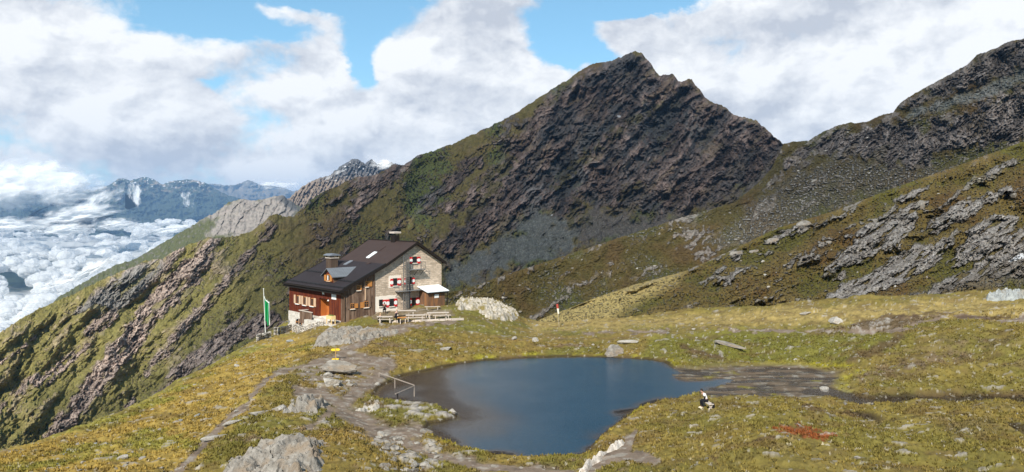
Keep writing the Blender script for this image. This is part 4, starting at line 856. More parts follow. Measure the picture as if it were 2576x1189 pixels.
# ------------------------------------------------------------------ mesh builder
class MB:
    def __init__(s): s.v = []; s.f = []; s.m = []; s.mats = []
    def mi(s, m):
        if m not in s.mats: s.mats.append(m)
        return s.mats.index(m)
    def add(s, vs, fs, m):
        b = len(s.v); s.v += [tuple(p) for p in vs]; k = s.mi(m)
        for f in fs: s.f.append(tuple(b + i for i in f)); s.m.append(k)
    def box(s, x0, x1, y0, y1, z0, z1, m):
        vs = [(x, y, z) for z in (z0, z1) for y in (y0, y1) for x in (x0, x1)]
        s.add(vs, [(0, 2, 3, 1), (4, 5, 7, 6), (0, 1, 5, 4), (2, 6, 7, 3), (0, 4, 6, 2), (1, 3, 7, 5)], m); return s
    def extr(s, poly, d, m):
        """poly: 3D points of one face, d: extrusion vector"""
        n = len(poly); a = [Vector(p) for p in poly]; b = [p + Vector(d) for p in a]
        s.add(a + b, [tuple(range(n))[::-1], tuple(range(n, 2 * n))] + [(i, (i + 1) % n, n + (i + 1) % n, n + i) for i in range(n)], m); return s
    def bar(s, a, b, w, h, m, up=(0, 0, 1)):
        a = Vector(a); b = Vector(b); d = (b - a).normalized(); up = Vector(up)
        if abs(d.dot(up)) > .98: up = Vector((1, 0, 0))
        r = d.cross(up).normalized(); t = r.cross(d).normalized(); r *= w / 2; t *= h / 2
        s.add([a - r - t, a + r - t, a + r + t, a - r + t, b - r - t, b + r - t, b + r + t, b - r + t], [(3, 2, 1, 0), (4, 5, 6, 7), (0, 1, 5, 4), (1, 2, 6, 5), (2, 3, 7, 6), (3, 0, 4, 7)], m); return s
    def tube(s, pts, rad, m, n=8, cap=True):
        pts = [Vector(p) for p in pts]; rad = rad if isinstance(rad, (list, tuple)) else [rad] * len(pts); vs = []
        for i, p in enumerate(pts):
            d = (pts[min(i + 1, len(pts) - 1)] - pts[max(i - 1, 0)]).normalized(); up = Vector((0, 0, 1)) if abs(d.z) < .95 else Vector((1, 0, 0))
            r = d.cross(up).normalized(); t = r.cross(d).normalized()
            vs += [p + (r * math.cos(2 * math.pi * k / n) + t * math.sin(2 * math.pi * k / n)) * rad[i] for k in range(n)]
        fs = [(i * n + k, i * n + (k + 1) % n, (i + 1) * n + (k + 1) % n, (i + 1) * n + k) for i in range(len(pts) - 1) for k in range(n)]
        if cap: fs += [tuple(range(n))[::-1], tuple(range((len(pts) - 1) * n, len(pts) * n))]
        s.add(vs, fs, m); return s
    def ball(s, c, r, m, sub=2, noise=0, seed=1):
        bm = bmesh.new(); bmesh.ops.create_icosphere(bm, subdivisions=sub, radius=1); rr = random.Random(seed); bm.verts.ensure_lookup_table()
        vs = [(c[0] + v_.co.x * r[0] * (1 + rr.uniform(-noise, noise)), c[1] + v_.co.y * r[1] * (1 + rr.uniform(-noise, noise)), c[2] + v_.co.z * r[2] * (1 + rr.uniform(-noise, noise))) for v_ in bm.verts]
        s.add(vs, [tuple(v_.index for v_ in f.verts) for f in bm.faces], m); bm.free(); return s
    def build(s, name, parent=None, smooth=False, loc=None, bevel=0):
        me = bpy.data.meshes.new(name); me.from_pydata(s.v, [], s.f); me.update()
        for m in s.mats: me.materials.append(m)
        me.polygons.foreach_set('material_index', s.m)
        if smooth: me.polygons.foreach_set('use_smooth', [True] * len(me.polygons))
        bm = bmesh.new(); bm.from_mesh(me); bmesh.ops.recalc_face_normals(bm, faces=bm.faces); bm.to_mesh(me); bm.free()
        o = bpy.data.objects.new(name, me); COL.objects.link(o)
        if parent: o.parent = parent
        if loc: o.location = loc
        if bevel:
            b = o.modifiers.new('bevel', 'BEVEL'); b.width = bevel; b.segments = 1; b.limit_method = 'ANGLE'
        return o
def empty(name, loc, rz=0, label=None, cat=None, group=None):
    o = bpy.data.objects.new(name, None); COL.objects.link(o); o.location = loc; o.rotation_euler = (0, 0, rz); o.empty_display_size = .5
    return tag(o, label, cat, group)
def copy_tree(o, parent=None):
    c = o.copy(); COL.objects.link(c)
    if parent: c.parent = parent
    for ch in list(o.children): copy_tree(ch, c)
    return c

# ------------------------------------------------------------------ materials of the built things
def simple(name, c, rough=.8, spec=.3, metal=0, var=.25, scale=3.0, bump=0.0):
    m, nt, b = mat(name, rough, spec, metal); n = nt.noise(nt.obj(), scale, 5, .65)
    f = nt.math('ADD', nt.math('MULTIPLY', nt.math('SUBTRACT', n, .5), var * 2), 1.0)
    nt.put(nt.vmul(tuple(c), nt.comb(f, f, f)), b.inputs['Base Color'])
    if bump: nt.put(nt.bump(n, .6, bump), b.inputs['Normal'])
    return m
def planks(name, c0, c1, c2, w=.2, rough=.85, grime=.5):
    m, nt, b = mat(name, rough, .2); p = nt.obj(); X, Y, Zz = nt.sep(p)
    t = nt.math('DIVIDE', nt.math('ADD', X, Y), w); fr = nt.math('FRACT', t); idn = nt.math('FLOOR', t)
    wn = nt.n.new('ShaderNodeTexWhiteNoise'); wn.noise_dimensions = '1D'; nt.put(idn, wn.inputs['W']); r = wn.outputs['Value']
    grain = nt.noise(nt.vmul(p, (14, 14, .8)), 1.0, 5, .65); blot = nt.noise(nt.vmul(p, (2.2, 2.2, .5)), 1.0, 4, .6)
    c = nt.mix(r, c0, c1); c = nt.mix(nt.ss(nt.math('ADD', blot, nt.math('MULTIPLY', nt.math('SUBTRACT', r, .5), .3)), .42, .68), c, c2)
    f = nt.math('ADD', nt.math('MULTIPLY', nt.math('SUBTRACT', grain, .5), .8), 1.0); f = nt.math('MULTIPLY', f, nt.ss(fr, .0, .10, .35, 1.0))
    nt.put(nt.vmul(c, nt.comb(f, f, f)), b.inputs['Base Color']); nt.put(nt.bump(nt.math('ADD', nt.ss(fr, 0, .12), nt.math('MULTIPLY', grain, .3)), .7, .03), b.inputs['Normal'])
    return m
def masonry(name, c0, c1, cm, w=.55, h=.24, mort=.03, rubble=.12):
    m, nt, b = mat(name, .92, .15); p = nt.obj(); X, Y, Zz = nt.sep(p)
    wob = nt.sep(nt.noise(p, 1.6, 3, .6, col=True))
    vec = nt.comb(nt.math('ADD', nt.math('ADD', X, Y), nt.math('MULTIPLY', wob[0], rubble * 3)), nt.math('ADD', Zz, nt.math('MULTIPLY', wob[1], rubble)), 0)
    br = nt.n.new('ShaderNodeTexBrick'); nt.put(vec, br.inputs['Vector']); br.inputs['Scale'].default_value = 1.0
    br.inputs['Brick Width'].default_value = w; br.inputs['Row Height'].default_value = h; br.inputs['Mortar Size'].default_value = mort; br.inputs['Mortar Smooth'].default_value = .6; br.inputs['Bias'].default_value = 0
    br.inputs['Color1'].default_value = (*c0, 1); br.inputs['Color2'].default_value = (*c1, 1); br.inputs['Mortar'].default_value = (*cm, 1)
    n = nt.noise(p, 4, 5, .7); lo_ = nt.noise(p, 1.2, 5, .75); f = nt.math('ADD', nt.math('ADD', nt.math('MULTIPLY', nt.math('SUBTRACT', n, .5), .7), nt.math('MULTIPLY', nt.math('SUBTRACT', lo_, .5), 1.1)), 1.0)
    c = nt.vmul(br.outputs['Color'], nt.comb(f, f, f)); c = nt.mix(nt.ss(nt.noise(p, 2.4, 5, .7), .60, .72), c, tuple(k * .45 for k in c0)); nt.put(c, b.inputs['Base Color'])
    nt.put(nt.bump(nt.math('ADD', nt.math('MULTIPLY', br.outputs['Fac'], -1.0), n), .7, .03), b.inputs['Normal']); return m
M_RED = planks('red_brown_boards', (.105, .019, .008), (.060, .013, .008), (.155, .036, .013), .2)
M_BROWN = planks('weathered_boards', (.15, .092, .060), (.060, .036, .027), (.23, .155, .11), .22)
M_ORANGE = planks('orange_boards', (.40, .125, .028), (.30, .09, .022), (.46, .17, .045), .16)
M_STONE = masonry('gable_masonry', (.44, .345, .255), (.66, .53, .41), (.42, .34, .265), .6, .24, .035, .16)
M_FOUND = masonry('foundation_masonry', (.50, .46, .40), (.60, .56, .50), (.62, .58, .52), .5, .24, .03, .16)
M_PLASTER = simple('pale_plaster', (.78, .70, .60), .9, .2, 0, .12, 4, .01)
M_GLASS = simple('dark_window_glass', (.02, .022, .025), .15, .5, 0, .2, 2)
M_WHITE = simple('white_paint', (.78, .77, .74), .6, .4, 0, .08, 6)
M_DARKWOOD = simple('dark_timber', (.016, .012, .010), .8, .2, 0, .3, 4)  # taken darker so the eave fascia also reads as shadow
M_LWOOD = simple('light_timber', (.56, .38, .25), .8, .2, 0, .2, 5)
M_OWOOD = simple('orange_timber', (.45, .19, .05), .7, .3, 0, .25, 6)
M_GREYWOOD = simple('grey_bleached_wood', (.50, .43, .37), .9, .1, 0, .35, 7, .01)
M_STEEL = simple('galvanised_steel', (.26, .26, .26), .5, .5, .4, .2, 4)
M_BLACK = simple('black_paint', (.02, .02, .022), .6, .3, 0, .2, 4)
M_GREYMETAL = simple('grey_sheet_metal', (.22, .24, .27), .5, .5, .4, .15, 2)
M_WHITEMETAL = simple('pale_sheet_metal', (.80, .84, .86), .5, .4, 0, .06, 2)
def roof_mat(name, c, seam, metal=.0):
    m, nt, b = mat(name, .75, .18, metal); p = nt.obj(); X, Y, Zz = nt.sep(p)
    fr = nt.math('FRACT', nt.math('DIVIDE', Y if seam > 0 else X, abs(seam))); e = nt.ss(fr, .0, .09, 1.0, 0.0)
    row = nt.math('FRACT', nt.math('DIVIDE', X, .9)); e2 = nt.ss(row, 0, .05, .6, 0)
    n = nt.noise(p, .9, 5, .65); n2 = nt.noise(nt.vmul(p, (.6, 5, 1)), 1.0, 4, .6)
    f = nt.math('ADD', nt.math('ADD', nt.math('MULTIPLY', nt.math('SUBTRACT', n, .5), .5), nt.math('MULTIPLY', nt.math('SUBTRACT', n2, .5), .5)), 1.0)
    f = nt.math('MULTIPLY', f, nt.math('SUBTRACT', 1.0, nt.math('MULTIPLY', e2, .35)))
    cc = nt.vmul(tuple(c), nt.comb(f, f, f)); cc = nt.mix(nt.math('MULTIPLY', e, .5), cc, tuple(min(1, k * 1.9) for k in c)); nt.put(cc, b.inputs['Base Color'])
    nt.put(nt.bump(e, .6, .03), b.inputs['Normal']); return m
M_ROOFU = roof_mat('brown_roof_sheeting', (.050, .034, .031), .42)
M_ROOFL = roof_mat('dark_roof_sheeting', (.028, .023, .026), .42)
M_ROOFD = roof_mat('seamed_zinc', (.17, .185, .205), -.35, .3)
def shutter_mat():
    m, nt, b = mat('red_white_shutter_paint', .6, .3); g = nt.n.new('ShaderNodeTexCoord').outputs['Generated']; X, Y, Zz = nt.sep(g)
    w = nt.math('ABSOLUTE', nt.math('SUBTRACT', Zz, .5)); sx = nt.math('ABSOLUTE', nt.math('SUBTRACT', X, .5))
    lim = nt.math('SUBTRACT', .27, nt.math('MULTIPLY', sx, .22)); k = nt.math('LESS_THAN', w, lim)
    nt.put(nt.mix(k, (.55, .018, .018), (.78, .77, .74)), b.inputs['Base Color']); return m
M_SHUT = shutter_mat()

# ------------------------------------------------------------------ the hut
HZ = 1.8; HROT = math.atan2(.673, .74)
def gable(px, py):
    k = (px / 4 - 512) / F; s = (100 * k + 21.2) / (.74 - .673 * k); return s, H - (py / 4 - HV) * (100 + .673 * s) / F - HZ
def redw(px, py):
    k = (px / 4 - 512) / F; t = (-21.2 - 100 * k) / (.673 + .74 * k); return t, H - (py / 4 - HV) * (100 + .74 * t) / F - HZ
def g2(x, y): return gable(1460 + x / 3.129, 920 + y / 3.129)
def z5(x, y): return (1140 + x / 5.944, 1120 + y / 5.944)
hut = empty('mountain_hut', (C0[0], C0[1], HZ), HROT, 'two-storey alpine hut with stone gable, red board side and long dark roof on the knoll', 'mountain hut')
RP = [(-.6, 3.86), (6.17, 6.87), (11.08, 9.60), (15.95, 6.66)]
def roofz(x):
    for (a, za), (b, zb) in zip(RP[:-1], RP[1:]):
        if x <= b: return za + (zb - za) * (x - a) / (b - a)
    return RP[-1][1]
def slab(mb, x0, x1, y0, y1, th, m, m2=None):
    z0, z1 = roofz(x0), roofz(x1)
    mb.extr([(x0, y0, z0), (x1, y0, z1), (x1, y0, z1 - th), (x0, y0, z0 - th)], (0, y1 - y0, 0), m)
MB().extr([(4.65, 0, -3), (15.5, 0, -3), (15.5, 0, roofz(15.5) - .26), (11.08, 0, roofz(11.08) - .28), (6.17, 0, roofz(6.17) - .26), (4.65, 0, roofz(4.65) - .26)], (0, 11.0, 0), M_STONE).build('gable_wall', hut)
# red entrance side: boards around the recessed porch
tl, zt = redw(*z5(812, 425)); tr, _ = redw(*z5(1050, 480)); zb_ = .0
ztop = 3.70
dt0, dt1 = min(tl, tr), max(tl, tr); dz1 = zt
rw = MB()
rw.box(0, .25, 0.22, dt0, 0.0, ztop, M_RED); rw.box(0, .25, dt1, 14.2, 0.0, ztop, M_RED); rw.box(0, .25, dt0, dt1, dz1, ztop, M_RED)
rw.box(.25, 6.1, 14.0, 14.2, 0, 3.9, M_RED)
rw.build('board_wall', hut)
pr = MB(); pr.box(1.15, 1.25, dt0, dt1, 0.02, dz1, M_ORANGE); pr.box(.25, 1.15, dt1 - .02, dt1 + .08, 0.02, dz1, M_ORANGE); pr.box(.25, 1.15, dt0 - .08, dt0 + .02, .02, dz1, M_DARKWOOD); pr.box(.02, 1.15, dt0, dt1, dz1 - .05, dz1 + .03, M_DARKWOOD); pr.box(-.05, 1.15, dt0, dt1, -.25, .02, M_PLASTER)
pr.build('entrance_porch', hut)
dr = MB(); dr.box(1.08, 1.15, dt0 + .35, dt0 + 1.35, .03, 2.0, M_OWOOD); dr.box(1.05, 1.08, dt0 + .45, dt0 + 1.25, 1.1, 1.85, M_ORANGE); door = dr.build('door', hut)
MB().tube([(1.02, dt0 + 1.25, 1.0), (.98, dt0 + 1.25, 1.0), (.98, dt0 + 1.15, 1.0)], .02, M_STEEL).build('handle', door)
# brown board part of the gable and behind the red wall
bw = MB(); bw.extr([(0, -.03, -1.2), (4.62, -.03, -1.2), (4.62, -.03, roofz(4.62) - .27), (0, -.03, roofz(0) - .27)], (0, .25, 0), M_BROWN)
bw.box(-.06, .30, -.07, .26, -1.2, 3.86, M_BROWN); bw.box(4.45, 4.72, -.08, -.03, -1.2, roofz(4.5) - .3, M_BROWN)
for xx in (.95, 1.9, 3.3): bw.box(xx, xx + .09, -.07, -.03, -1.0, roofz(xx) - .3, M_BROWN)
bw.build('weathered_board_wall', hut)
fd = MB(); fd.box(-.10, 5.0, 0.3, 14.28, -4.2, 0.0, M_FOUND); fd.build('foundation_wall', hut)
a_, b_ = redw(*z5(285, 905)); c_, d_ = redw(*z5(425, 1080)); 
aw = MB(); t0, t1 = min(a_, c_), max(a_, c_); zz0, zz1 = min(b_, d_), max(b_, d_); n_ = 8; tm = (t0 + t1) / 2
arch = [(-.14, t0, zz0), (-.14, t1, zz0)] + [(-.14, tm + (t1 - t0) / 2 * math.cos(math.pi * i / n_), zz1 - .3 + .3 * math.sin(math.pi * i / n_)) for i in range(n_ + 1)]
aw.extr(arch, (.06, 0, 0), M_GLASS); wn_ = aw.build('arched_window', hut)
s_ = MB(); s_.box(-.19, -.14, tm - .04, tm + .04, zz0, zz1 - .05, M_LWOOD); s_.box(-.19, -.14, t0, t0 + .06, zz0, zz1 - .3, M_OWOOD); s_.box(-.19, -.14, t1 - .06, t1, zz0, zz1 - .3, M_OWOOD); s_.box(-.19, -.14, t0, t1, zz0 + .35, zz0 + .41, M_OWOOD); s_.build('frame', wn_)
MB().tube([(-.1, 13.9, -1.45), (-.7, 13.9, -1.5), (-.72, 13.9, -1.62)], .07, M_STEEL).build('drain_pipe', hut)
# roof
rf = MB(); slab(rf, -.6, 6.17, -.55, 14.5, .20, M_ROOFL); rf.build('lower_roof', hut)
rf = MB(); slab(rf, 6.17, 11.08, -.55, 11.35, .22, M_ROOFU); slab(rf, 11.08, 15.95, -.55, 11.35, .22, M_ROOFU); 
rf.box(10.95, 11.21, -.6, 11.4, 9.55, 9.68, M_DARKWOOD); roof_up = rf.build('upper_roof', hut)
bb = MB()
for (xa, za), (xb, zb) in zip(RP[:-1], RP[1:]):
    bb.extr([(xa, -.60, za + .05), (xb, -.60, zb + .05), (xb, -.60, zb - .34), (xa, -.60, za - .34)], (0, .05, 0), M_DARKWOOD)
for (xa, za), (xb, zb), ye in ((RP[0], RP[1], 14.5), (RP[1], RP[2], 11.35)):
    bb.extr([(xa, ye, za + .05), (xb, ye, zb + .05), (xb, ye, zb - .3), (xa, ye, za - .3)], (0, .05, 0), M_DARKWOOD)
bb.box(-.68, -.60, -.55, 14.5, 3.36, 3.90, M_DARKWOOD); bb.build('fascia_board', hut)  # eave board made deep and near-black to stand in for the shadow line
# open eaves: gutter and downpipe
MB().tube([(-.78, -.6, 3.74), (-.78, 14.55, 3.74)], .09, M_DARKWOOD, 8).build('gutter', hut)
MB().tube([(-.7, -.35, 3.70), (-.35, -.30, 3.30), (.18, -.16, 2.95), (.18, -.16, -.4)], .055, M_BROWN, 8).build('downpipe', hut)
for xs_, ya, yb in ((-.1, -.5, 14.4), (1.35, -.5, 3.3), (2.55, 6.6, 14.3)):
    sg = MB()
    for hgt in (.10, .2): sg.bar((xs_, ya, roofz(xs_) + hgt), (xs_, yb, roofz(xs_) + hgt), .06, .06, M_BLACK)
    for yy in np.arange(ya, yb, 1.2): sg.bar((xs_, yy, roofz(xs_)), (xs_, yy, roofz(xs_) + .24), .05, .05, M_BLACK)
    sg.build('snow_guard', hut)
MB().bar((0, -.42, roofz(0) + .08), (6.1, -.42, roofz(6.1) + .08), .14, .14, M_BLACK).build('verge_trim', hut)
# skylights, hatch
for xa, xb, ya, m_, n__ in ((7.0, 8.3, 5.0, M_WHITEMETAL, 'skylight'), (8.6, 9.6, 4.9, M_ROOFU, 'skylight'), (5.0, 6.1, 7.6, M_GREYMETAL, 'skylight'), (5.7, 6.1, 3.0, M_ROOFU, 'skylight')):
    sk = MB(); sk.extr([(xa, ya, roofz(xa) + .10), (xb, ya, roofz(xb) + .10), (xb, ya, roofz(xb) + .01), (xa, ya, roofz(xa) + .01)], (0, .75, 0), m_); sk.build(n__, hut)
# chimneys
ch = MB(); ch.box(3.45, 4.55, 8.95, 10.25, 5.2, 7.25, planks('chimney_brick', (.09, .06, .045), (.07, .05, .035), (.10, .07, .05), .3)); ch.box(3.35, 4.65, 8.85, 10.35, 7.25, 7.37, M_GREYWOOD); c1 = ch.build('chimney', hut)
cc = MB()
for xa in (3.45, 4.45): 
    for ya in (8.95, 10.15): cc.box(xa, xa + .1, ya, ya + .1, 7.37, 7.62, M_DARKWOOD)
cc.extr([(3.15, 8.7, 7.62), (4.85, 8.7, 7.62), (4.85, 8.7, 7.70), (4.4, 8.7, 7.86), (3.6, 8.7, 7.86), (3.15, 8.7, 7.70)], (0, 1.8, 0), M_GREYMETAL); cc.build('cap', c1)
ch = MB(); ch.box(10.65, 11.5, 4.3, 5.2, 8.9, 10.35, M_DARKWOOD); c2 = ch.build('chimney', hut)
cc = MB(); cc.box(10.7, 10.78, 4.35, 4.43, 10.35, 10.62, M_BLACK); cc.box(11.37, 11.45, 5.07, 5.15, 10.35, 10.62, M_BLACK); cc.box(11.37, 11.45, 4.35, 4.43, 10.35, 10.62, M_BLACK); cc.box(10.7, 10.78, 5.07, 5.15, 10.35, 10.62, M_BLACK)
cc.box(10.5, 11.65, 4.15, 5.35, 10.62, 10.86, M_GREYWOOD); cc.build('cap', c2)
# dormer
dy0, dy1, dxa = 3.55, 6.05, .85; dyc = (dy0 + dy1) / 2
dm = MB(); dm.extr([(dxa, dy0, 4.2), (dxa, dy1, 4.2), (dxa, dy1, 5.35), (dxa, dyc, 6.1), (dxa, dy0, 5.35)], (3.6, 0, 0), M_BROWN)
dm.extr([(dxa - .04, dy0 + .15, 4.45), (dxa - .04, dy1 - .15, 4.45), (dxa - .04, dy1 - .15, 5.4), (dxa - .04, dyc, 5.95), (dxa - .04, dy0 + .15, 5.4)], (.04, 0, 0), M_RED); dmo = dm.build('dormer', hut)
dmr = MB()
for ya, sgn in ((dy0 - .3, 1), (dy1 + .3, -1)):
    dmr.extr([(.45, ya, 5.17), (.45, dyc, 6.22), (.45, dyc, 6.32), (.45, ya, 5.27)], (4.6, 0, 0), M_ROOFD)
dmr.build('roof', dmo)
dw = MB(); dw.box(dxa - .10, dxa - .04, dyc - .42, dyc + .42, 4.65, 5.5, M_OWOOD); dw.box(dxa - .13, dxa - .10, dyc - .30, dyc + .32, 4.75, 5.4, M_GLASS); dw.box(dxa - .15, dxa - .13, dyc - .02, dyc + .2, 4.75, 5.35, M_WHITE); dw.box(dxa - .2, dxa - .1, dyc - .95, dyc - .48, 4.65, 5.45, M_OWOOD); dw.box(dxa - .2, dxa - .1, dyc + .48, dyc + .95, 4.65, 5.4, M_OWOOD); dw.box(dxa - .2, dxa - .04, dyc - .55, dyc + .55, 4.56, 4.65, M_LWOOD); dw.build('window', dmo)
# windows of the stone gable
def gwin(x0, x1, z0, z1, fm, name='window', bars=True, y=-.0):
    w = MB(); w.box(x0, x1, y - .05, y, z0, z1, fm); wo = w.build(name, hut)
    g = MB(); e = .07; xm = (x0 + x1) / 2; zm = z0 + (z1 - z0) * .6
    for xa, xb in ((x0 + e, xm - .03), (xm + .03, x1 - e)):
        g.box(xa, xb, y - .065, y - .04, z0 + e, zm - .02, M_GLASS); g.box(xa, xb, y - .065, y - .04, zm + .02, z1 - e, M_GLASS)
    g.build('pane', wo)
    s = MB(); s.box(x0 - .08, x1 + .08, y - .16, y, z0 - .09, z0, M_PLASTER); s.build('sill', wo); return wo
def gshut(x0, x1, z0, z1, m=None, y=0.0):
    s = MB(); s.box(x0, x1, y - .10, y - .05, z0, z1, m or M_SHUT); s.build('shutter', hut)
def plaster(a, b, c, d):
    x0, z1 = g2(a, b); x1, z0 = g2(c, d); p = MB(); r_ = random.Random(int(a)); n = 14
    pts = [(x0 + (x1 - x0) * i / n, -.012, z0 + r_.uniform(-.05, .05)) for i in range(n + 1)] + [(x1 - (x1 - x0) * i / n, -.012, z1 + r_.uniform(-.05, .05)) for i in range(n + 1)]
    p.extr(pts, (0, .02, 0), M_PLASTER); p.build('plaster_patch', hut)
plaster(296, 575, 452, 715); plaster(128, 835, 405, 1000)
for (wx0, wx1, wy0, wy1), shs in (((592, 645, 335, 410), ((558, 590, 340, 420), (648, 688, 336, 415))), ((349, 400, 605, 695), ((314, 348, 612, 702), (403, 446, 604, 692))), ((524, 580, 590, 676), ((490, 522, 600, 680), (582, 618, 598, 672))),
        ((175, 220, 872, 952), ((221, 261, 874, 950),)), ((301, 360, 862, 952), ((263, 300, 870, 964), (362, 398, 858, 955))), ((583, 634, 850, 945), ((546, 581, 850, 950), (636, 677, 845, 945)))):
    x0, z1 = g2(wx0, wy0); x1, z0 = g2(wx1, wy1); gwin(x0, x1, z0, z1, M_DARKWOOD)
    for (a, b, c, d) in shs:
        x0, z1 = g2(a, c); x1, z0 = g2(b, d); gshut(x0, x1, z0, z1)
def gb(x0, y0, x1, y1):
    a = gable(*z5(x0, y0)); b = gable(*z5(x1, y1)); return a[0], b[0], b[1], a[1]
for r_, shs in (((1700, 130, 1780, 240), ((1780, 120, 1815, 235),)), ((1905, 30, 1965, 160), ((1965, 20, 2060, 150), (1850, 40, 1900, 160))), ((1550, 560, 1640, 680), ((1650, 560, 1725, 660), (1475, 570, 1540, 690))), ((1872, 505, 1975, 645), ((1785, 530, 1865, 660), (1985, 500, 2030, 640)))):
    x0, x1, z0, z1 = gb(*r_); gwin(x0, x1, z0, z1, M_OWOOD, y=-.035)
    for k, s4 in enumerate(shs): x0, x1, z0, z1 = gb(*s4); gshut(x0, x1, z0, z1, (M_OWOOD, M_BROWN)[k], y=-.03)
s4 = gb(1890, 200, 1910, 480); MB().box(s4[0], s4[1] + .03, -.13, -.05, s4[2], s4[3], M_LWOOD).build('batten', hut)
# red wall windows with pale shutters
def rb(x0, y0, x1, y1):
    a = redw(*z5(x0, y0)); b = redw(*z5(x1, y1)); return min(a[0], b[0]), max(a[0], b[0]), min(a[1], b[1]), max(a[1], b[1])
for r_, shs in (((285, 362, 340, 568), ((228, 345, 262, 552), (345, 365, 388, 574))), ((455, 388, 508, 600), ((405, 372, 440, 584), (512, 396, 550, 612))), ((628, 425, 690, 625), ((570, 408, 610, 620), (700, 428, 745, 640)))):
    t0, t1, z0, z1 = rb(*r_)
    w = MB(); w.box(-.05, 0, t0, t1, z0, z1, M_OWOOD); wo = w.build('window', hut); g = MB(); tm = (t0 + t1) / 2
    g.box(-.07, -.04, t0 + .08, tm - .04, z0 + .08, z1 - .08, M_GLASS); g.box(-.07, -.04, tm + .04, t1 - .08, z0 + .08, z1 - .08, M_GLASS); g.build('pane', wo)
    MB().box(-.18, 0, t0 - .08, t1 + .25, z0 - .1, z0, M_WHITE).build('sill', wo)
    for s_ in shs: t0, t1, z0, z1 = rb(*s_); MB().box(-.12, -.05, t0, t1, z0, z1, M_LWOOD).build('shutter', hut)
for nm, r_ in (('sign_board', (893, 262, 938, 342)), ('sign_board', (1115, 332, 1220, 470))):
    t0, t1, z0, z1 = rb(*r_); MB().box(-.06, -.003, t0, t1, z0, z1, M_WHITE).build(nm, hut)
t0, z0 = redw(*z5(1052, 488)); MB().ball((-.14, t0, z0), (.12, .12, .12), M_WHITE).tube([(0, t0, z0), (-.1, t0, z0)], .03, M_BLACK).build('lamp', hut)
# escape ladders and landings on the gable
M_LADDER = simple('grey_ladder_steel', (.16, .155, .15), .5, .5, .3, .2, 4)
def lad(xa, xb, ztop_, zbot, y):
    x0, z1 = g2(xa, ztop_); x1, z0 = g2(xb, zbot); m = MB()
    for xx in (x0, x1): m.bar((xx, y, z0), (xx, y, z1), .09, .09, M_LADDER)
    for zz in np.arange(z0 + .15, z1, .28): m.bar((x0, y, zz), (x1, y, zz), .05, .05, M_LADDER)
    for zz in np.arange(z0 + .8, z1, 2.4): m.bar((x0, y, zz), (x0, 0, zz), .04, .04, M_LADDER); m.bar((x1, y, zz), (x1, 0, zz), .04, .04, M_LADDER)
    m.build('escape_ladder', hut)
lad(444, 472, 316, 985, -.75); lad(486, 510, 318, 985, -.75)
x0, z1 = g2(446, 316); x1, _ = g2(508, 316)
for dz_ in (0, 1.3, 2.6): MB().bar((x0, -.75, z1 - dz_), (x1, -.75, z1 - dz_), .05, .05, M_LADDER).build('ladder_brace', hut)
x0, z0 = g2(514, 985); _, z1 = g2(514, 640); MB().bar((x0, -.85, z0), (x0, -.85, z1), .11, .11, M_BLACK).build('support_post', hut)
for a, b, y_, dep in ((520, 706, 492, 1.0), (372, 700, 762, 1.0)):
    x0, zz = g2(a, y_); x1, _ = g2(b, y_); pl_ = MB(); pl_.box(x0, x1, -dep, -.01, zz - .08, zz, M_STEEL); po = pl_.build('landing', hut)
    for xx in (x0 + .15, (x0 + x1) / 2, x1 - .15): MB().bar((xx, -dep + .1, zz - .08), (xx, -.02, zz - .08 - dep * .75), .05, .05, M_BLACK).build('bracket', po)
    r_ = MB()
    if y_ < 600:
        for xx in (x1 - .04, x0 + (x1 - x0) * .66): r_.bar((xx, -dep + .03, zz), (xx, -dep + .03, zz + .95), .035, .035, M_LADDER)
        r_.bar((x1 - .04, -.03, zz), (x1 - .04, -.03, zz + .95), .035, .035, M_LADDER)
        for h_ in (.5, .93): r_.bar((x0 + (x1 - x0) * .66, -dep + .03, zz + h_), (x1 - .04, -dep + .03, zz + h_), .03, .03, M_LADDER); r_.bar((x1 - .04, -dep + .03, zz + h_), (x1 - .04, -.02, zz + h_), .03, .03, M_LADDER)
    else:
        for xx in (x0 + .04, x0 + 1.2): r_.bar((xx, -dep + .03, zz), (xx, -dep + .03, zz + .9), .035, .035, M_LADDER)
        r_.bar((x0 + .04, -dep + .03, zz + .88), (x0 + 1.2, -dep + .03, zz + .88), .03, .03, M_LADDER)
    r_.build('railing', po)
# porch parapet, a fence of upright boards
LP = Matrix.Translation((C0[0], C0[1], HZ)) @ Matrix.Rotation(HROT, 4, 'Z')
def hutw(x, y, z=0): return LP @ Vector((x, y, z))
ta, _ = redw(*z5(505, 660)); tb, _ = redw(*z5(800, 750))
pf = empty('porch_fence', hutw(-1.3, (ta + tb) / 2 - .6, -.4), HROT, 'weathered upright board fence with pale top rail in front of the hut entrance', 'fence')
hw_ = (ta - tb) / 2
f_ = MB()
for k in range(int(hw_ * 2 / .17)): f_.box(-.03, .03, -hw_ + k * .17, -hw_ + k * .17 + .14, -.6, .98 + .03 * (k % 3), M_BROWN)
f_.build('boards', pf)
MB().box(-.10, .12, -hw_ - .05, hw_ + .05, 1.02, 1.10, M_GREYWOOD).build('top_rail', pf)
f_ = MB()
for k in range(7): f_.box(.05 + k * .17, .19 + k * .17, hw_ - .03, hw_ + .03, -.6, .98, M_BROWN)
f_.build('side_boards', pf); MB().box(0, 1.25, hw_ - .1, hw_ + .1, .99, 1.07, M_GREYWOOD).build('side_rail', pf)
MB().bar((0, -hw_ - .1, -1.6), (0, -hw_ - .1, 1.0), .08, .08, M_BLACK).build('post', pf)
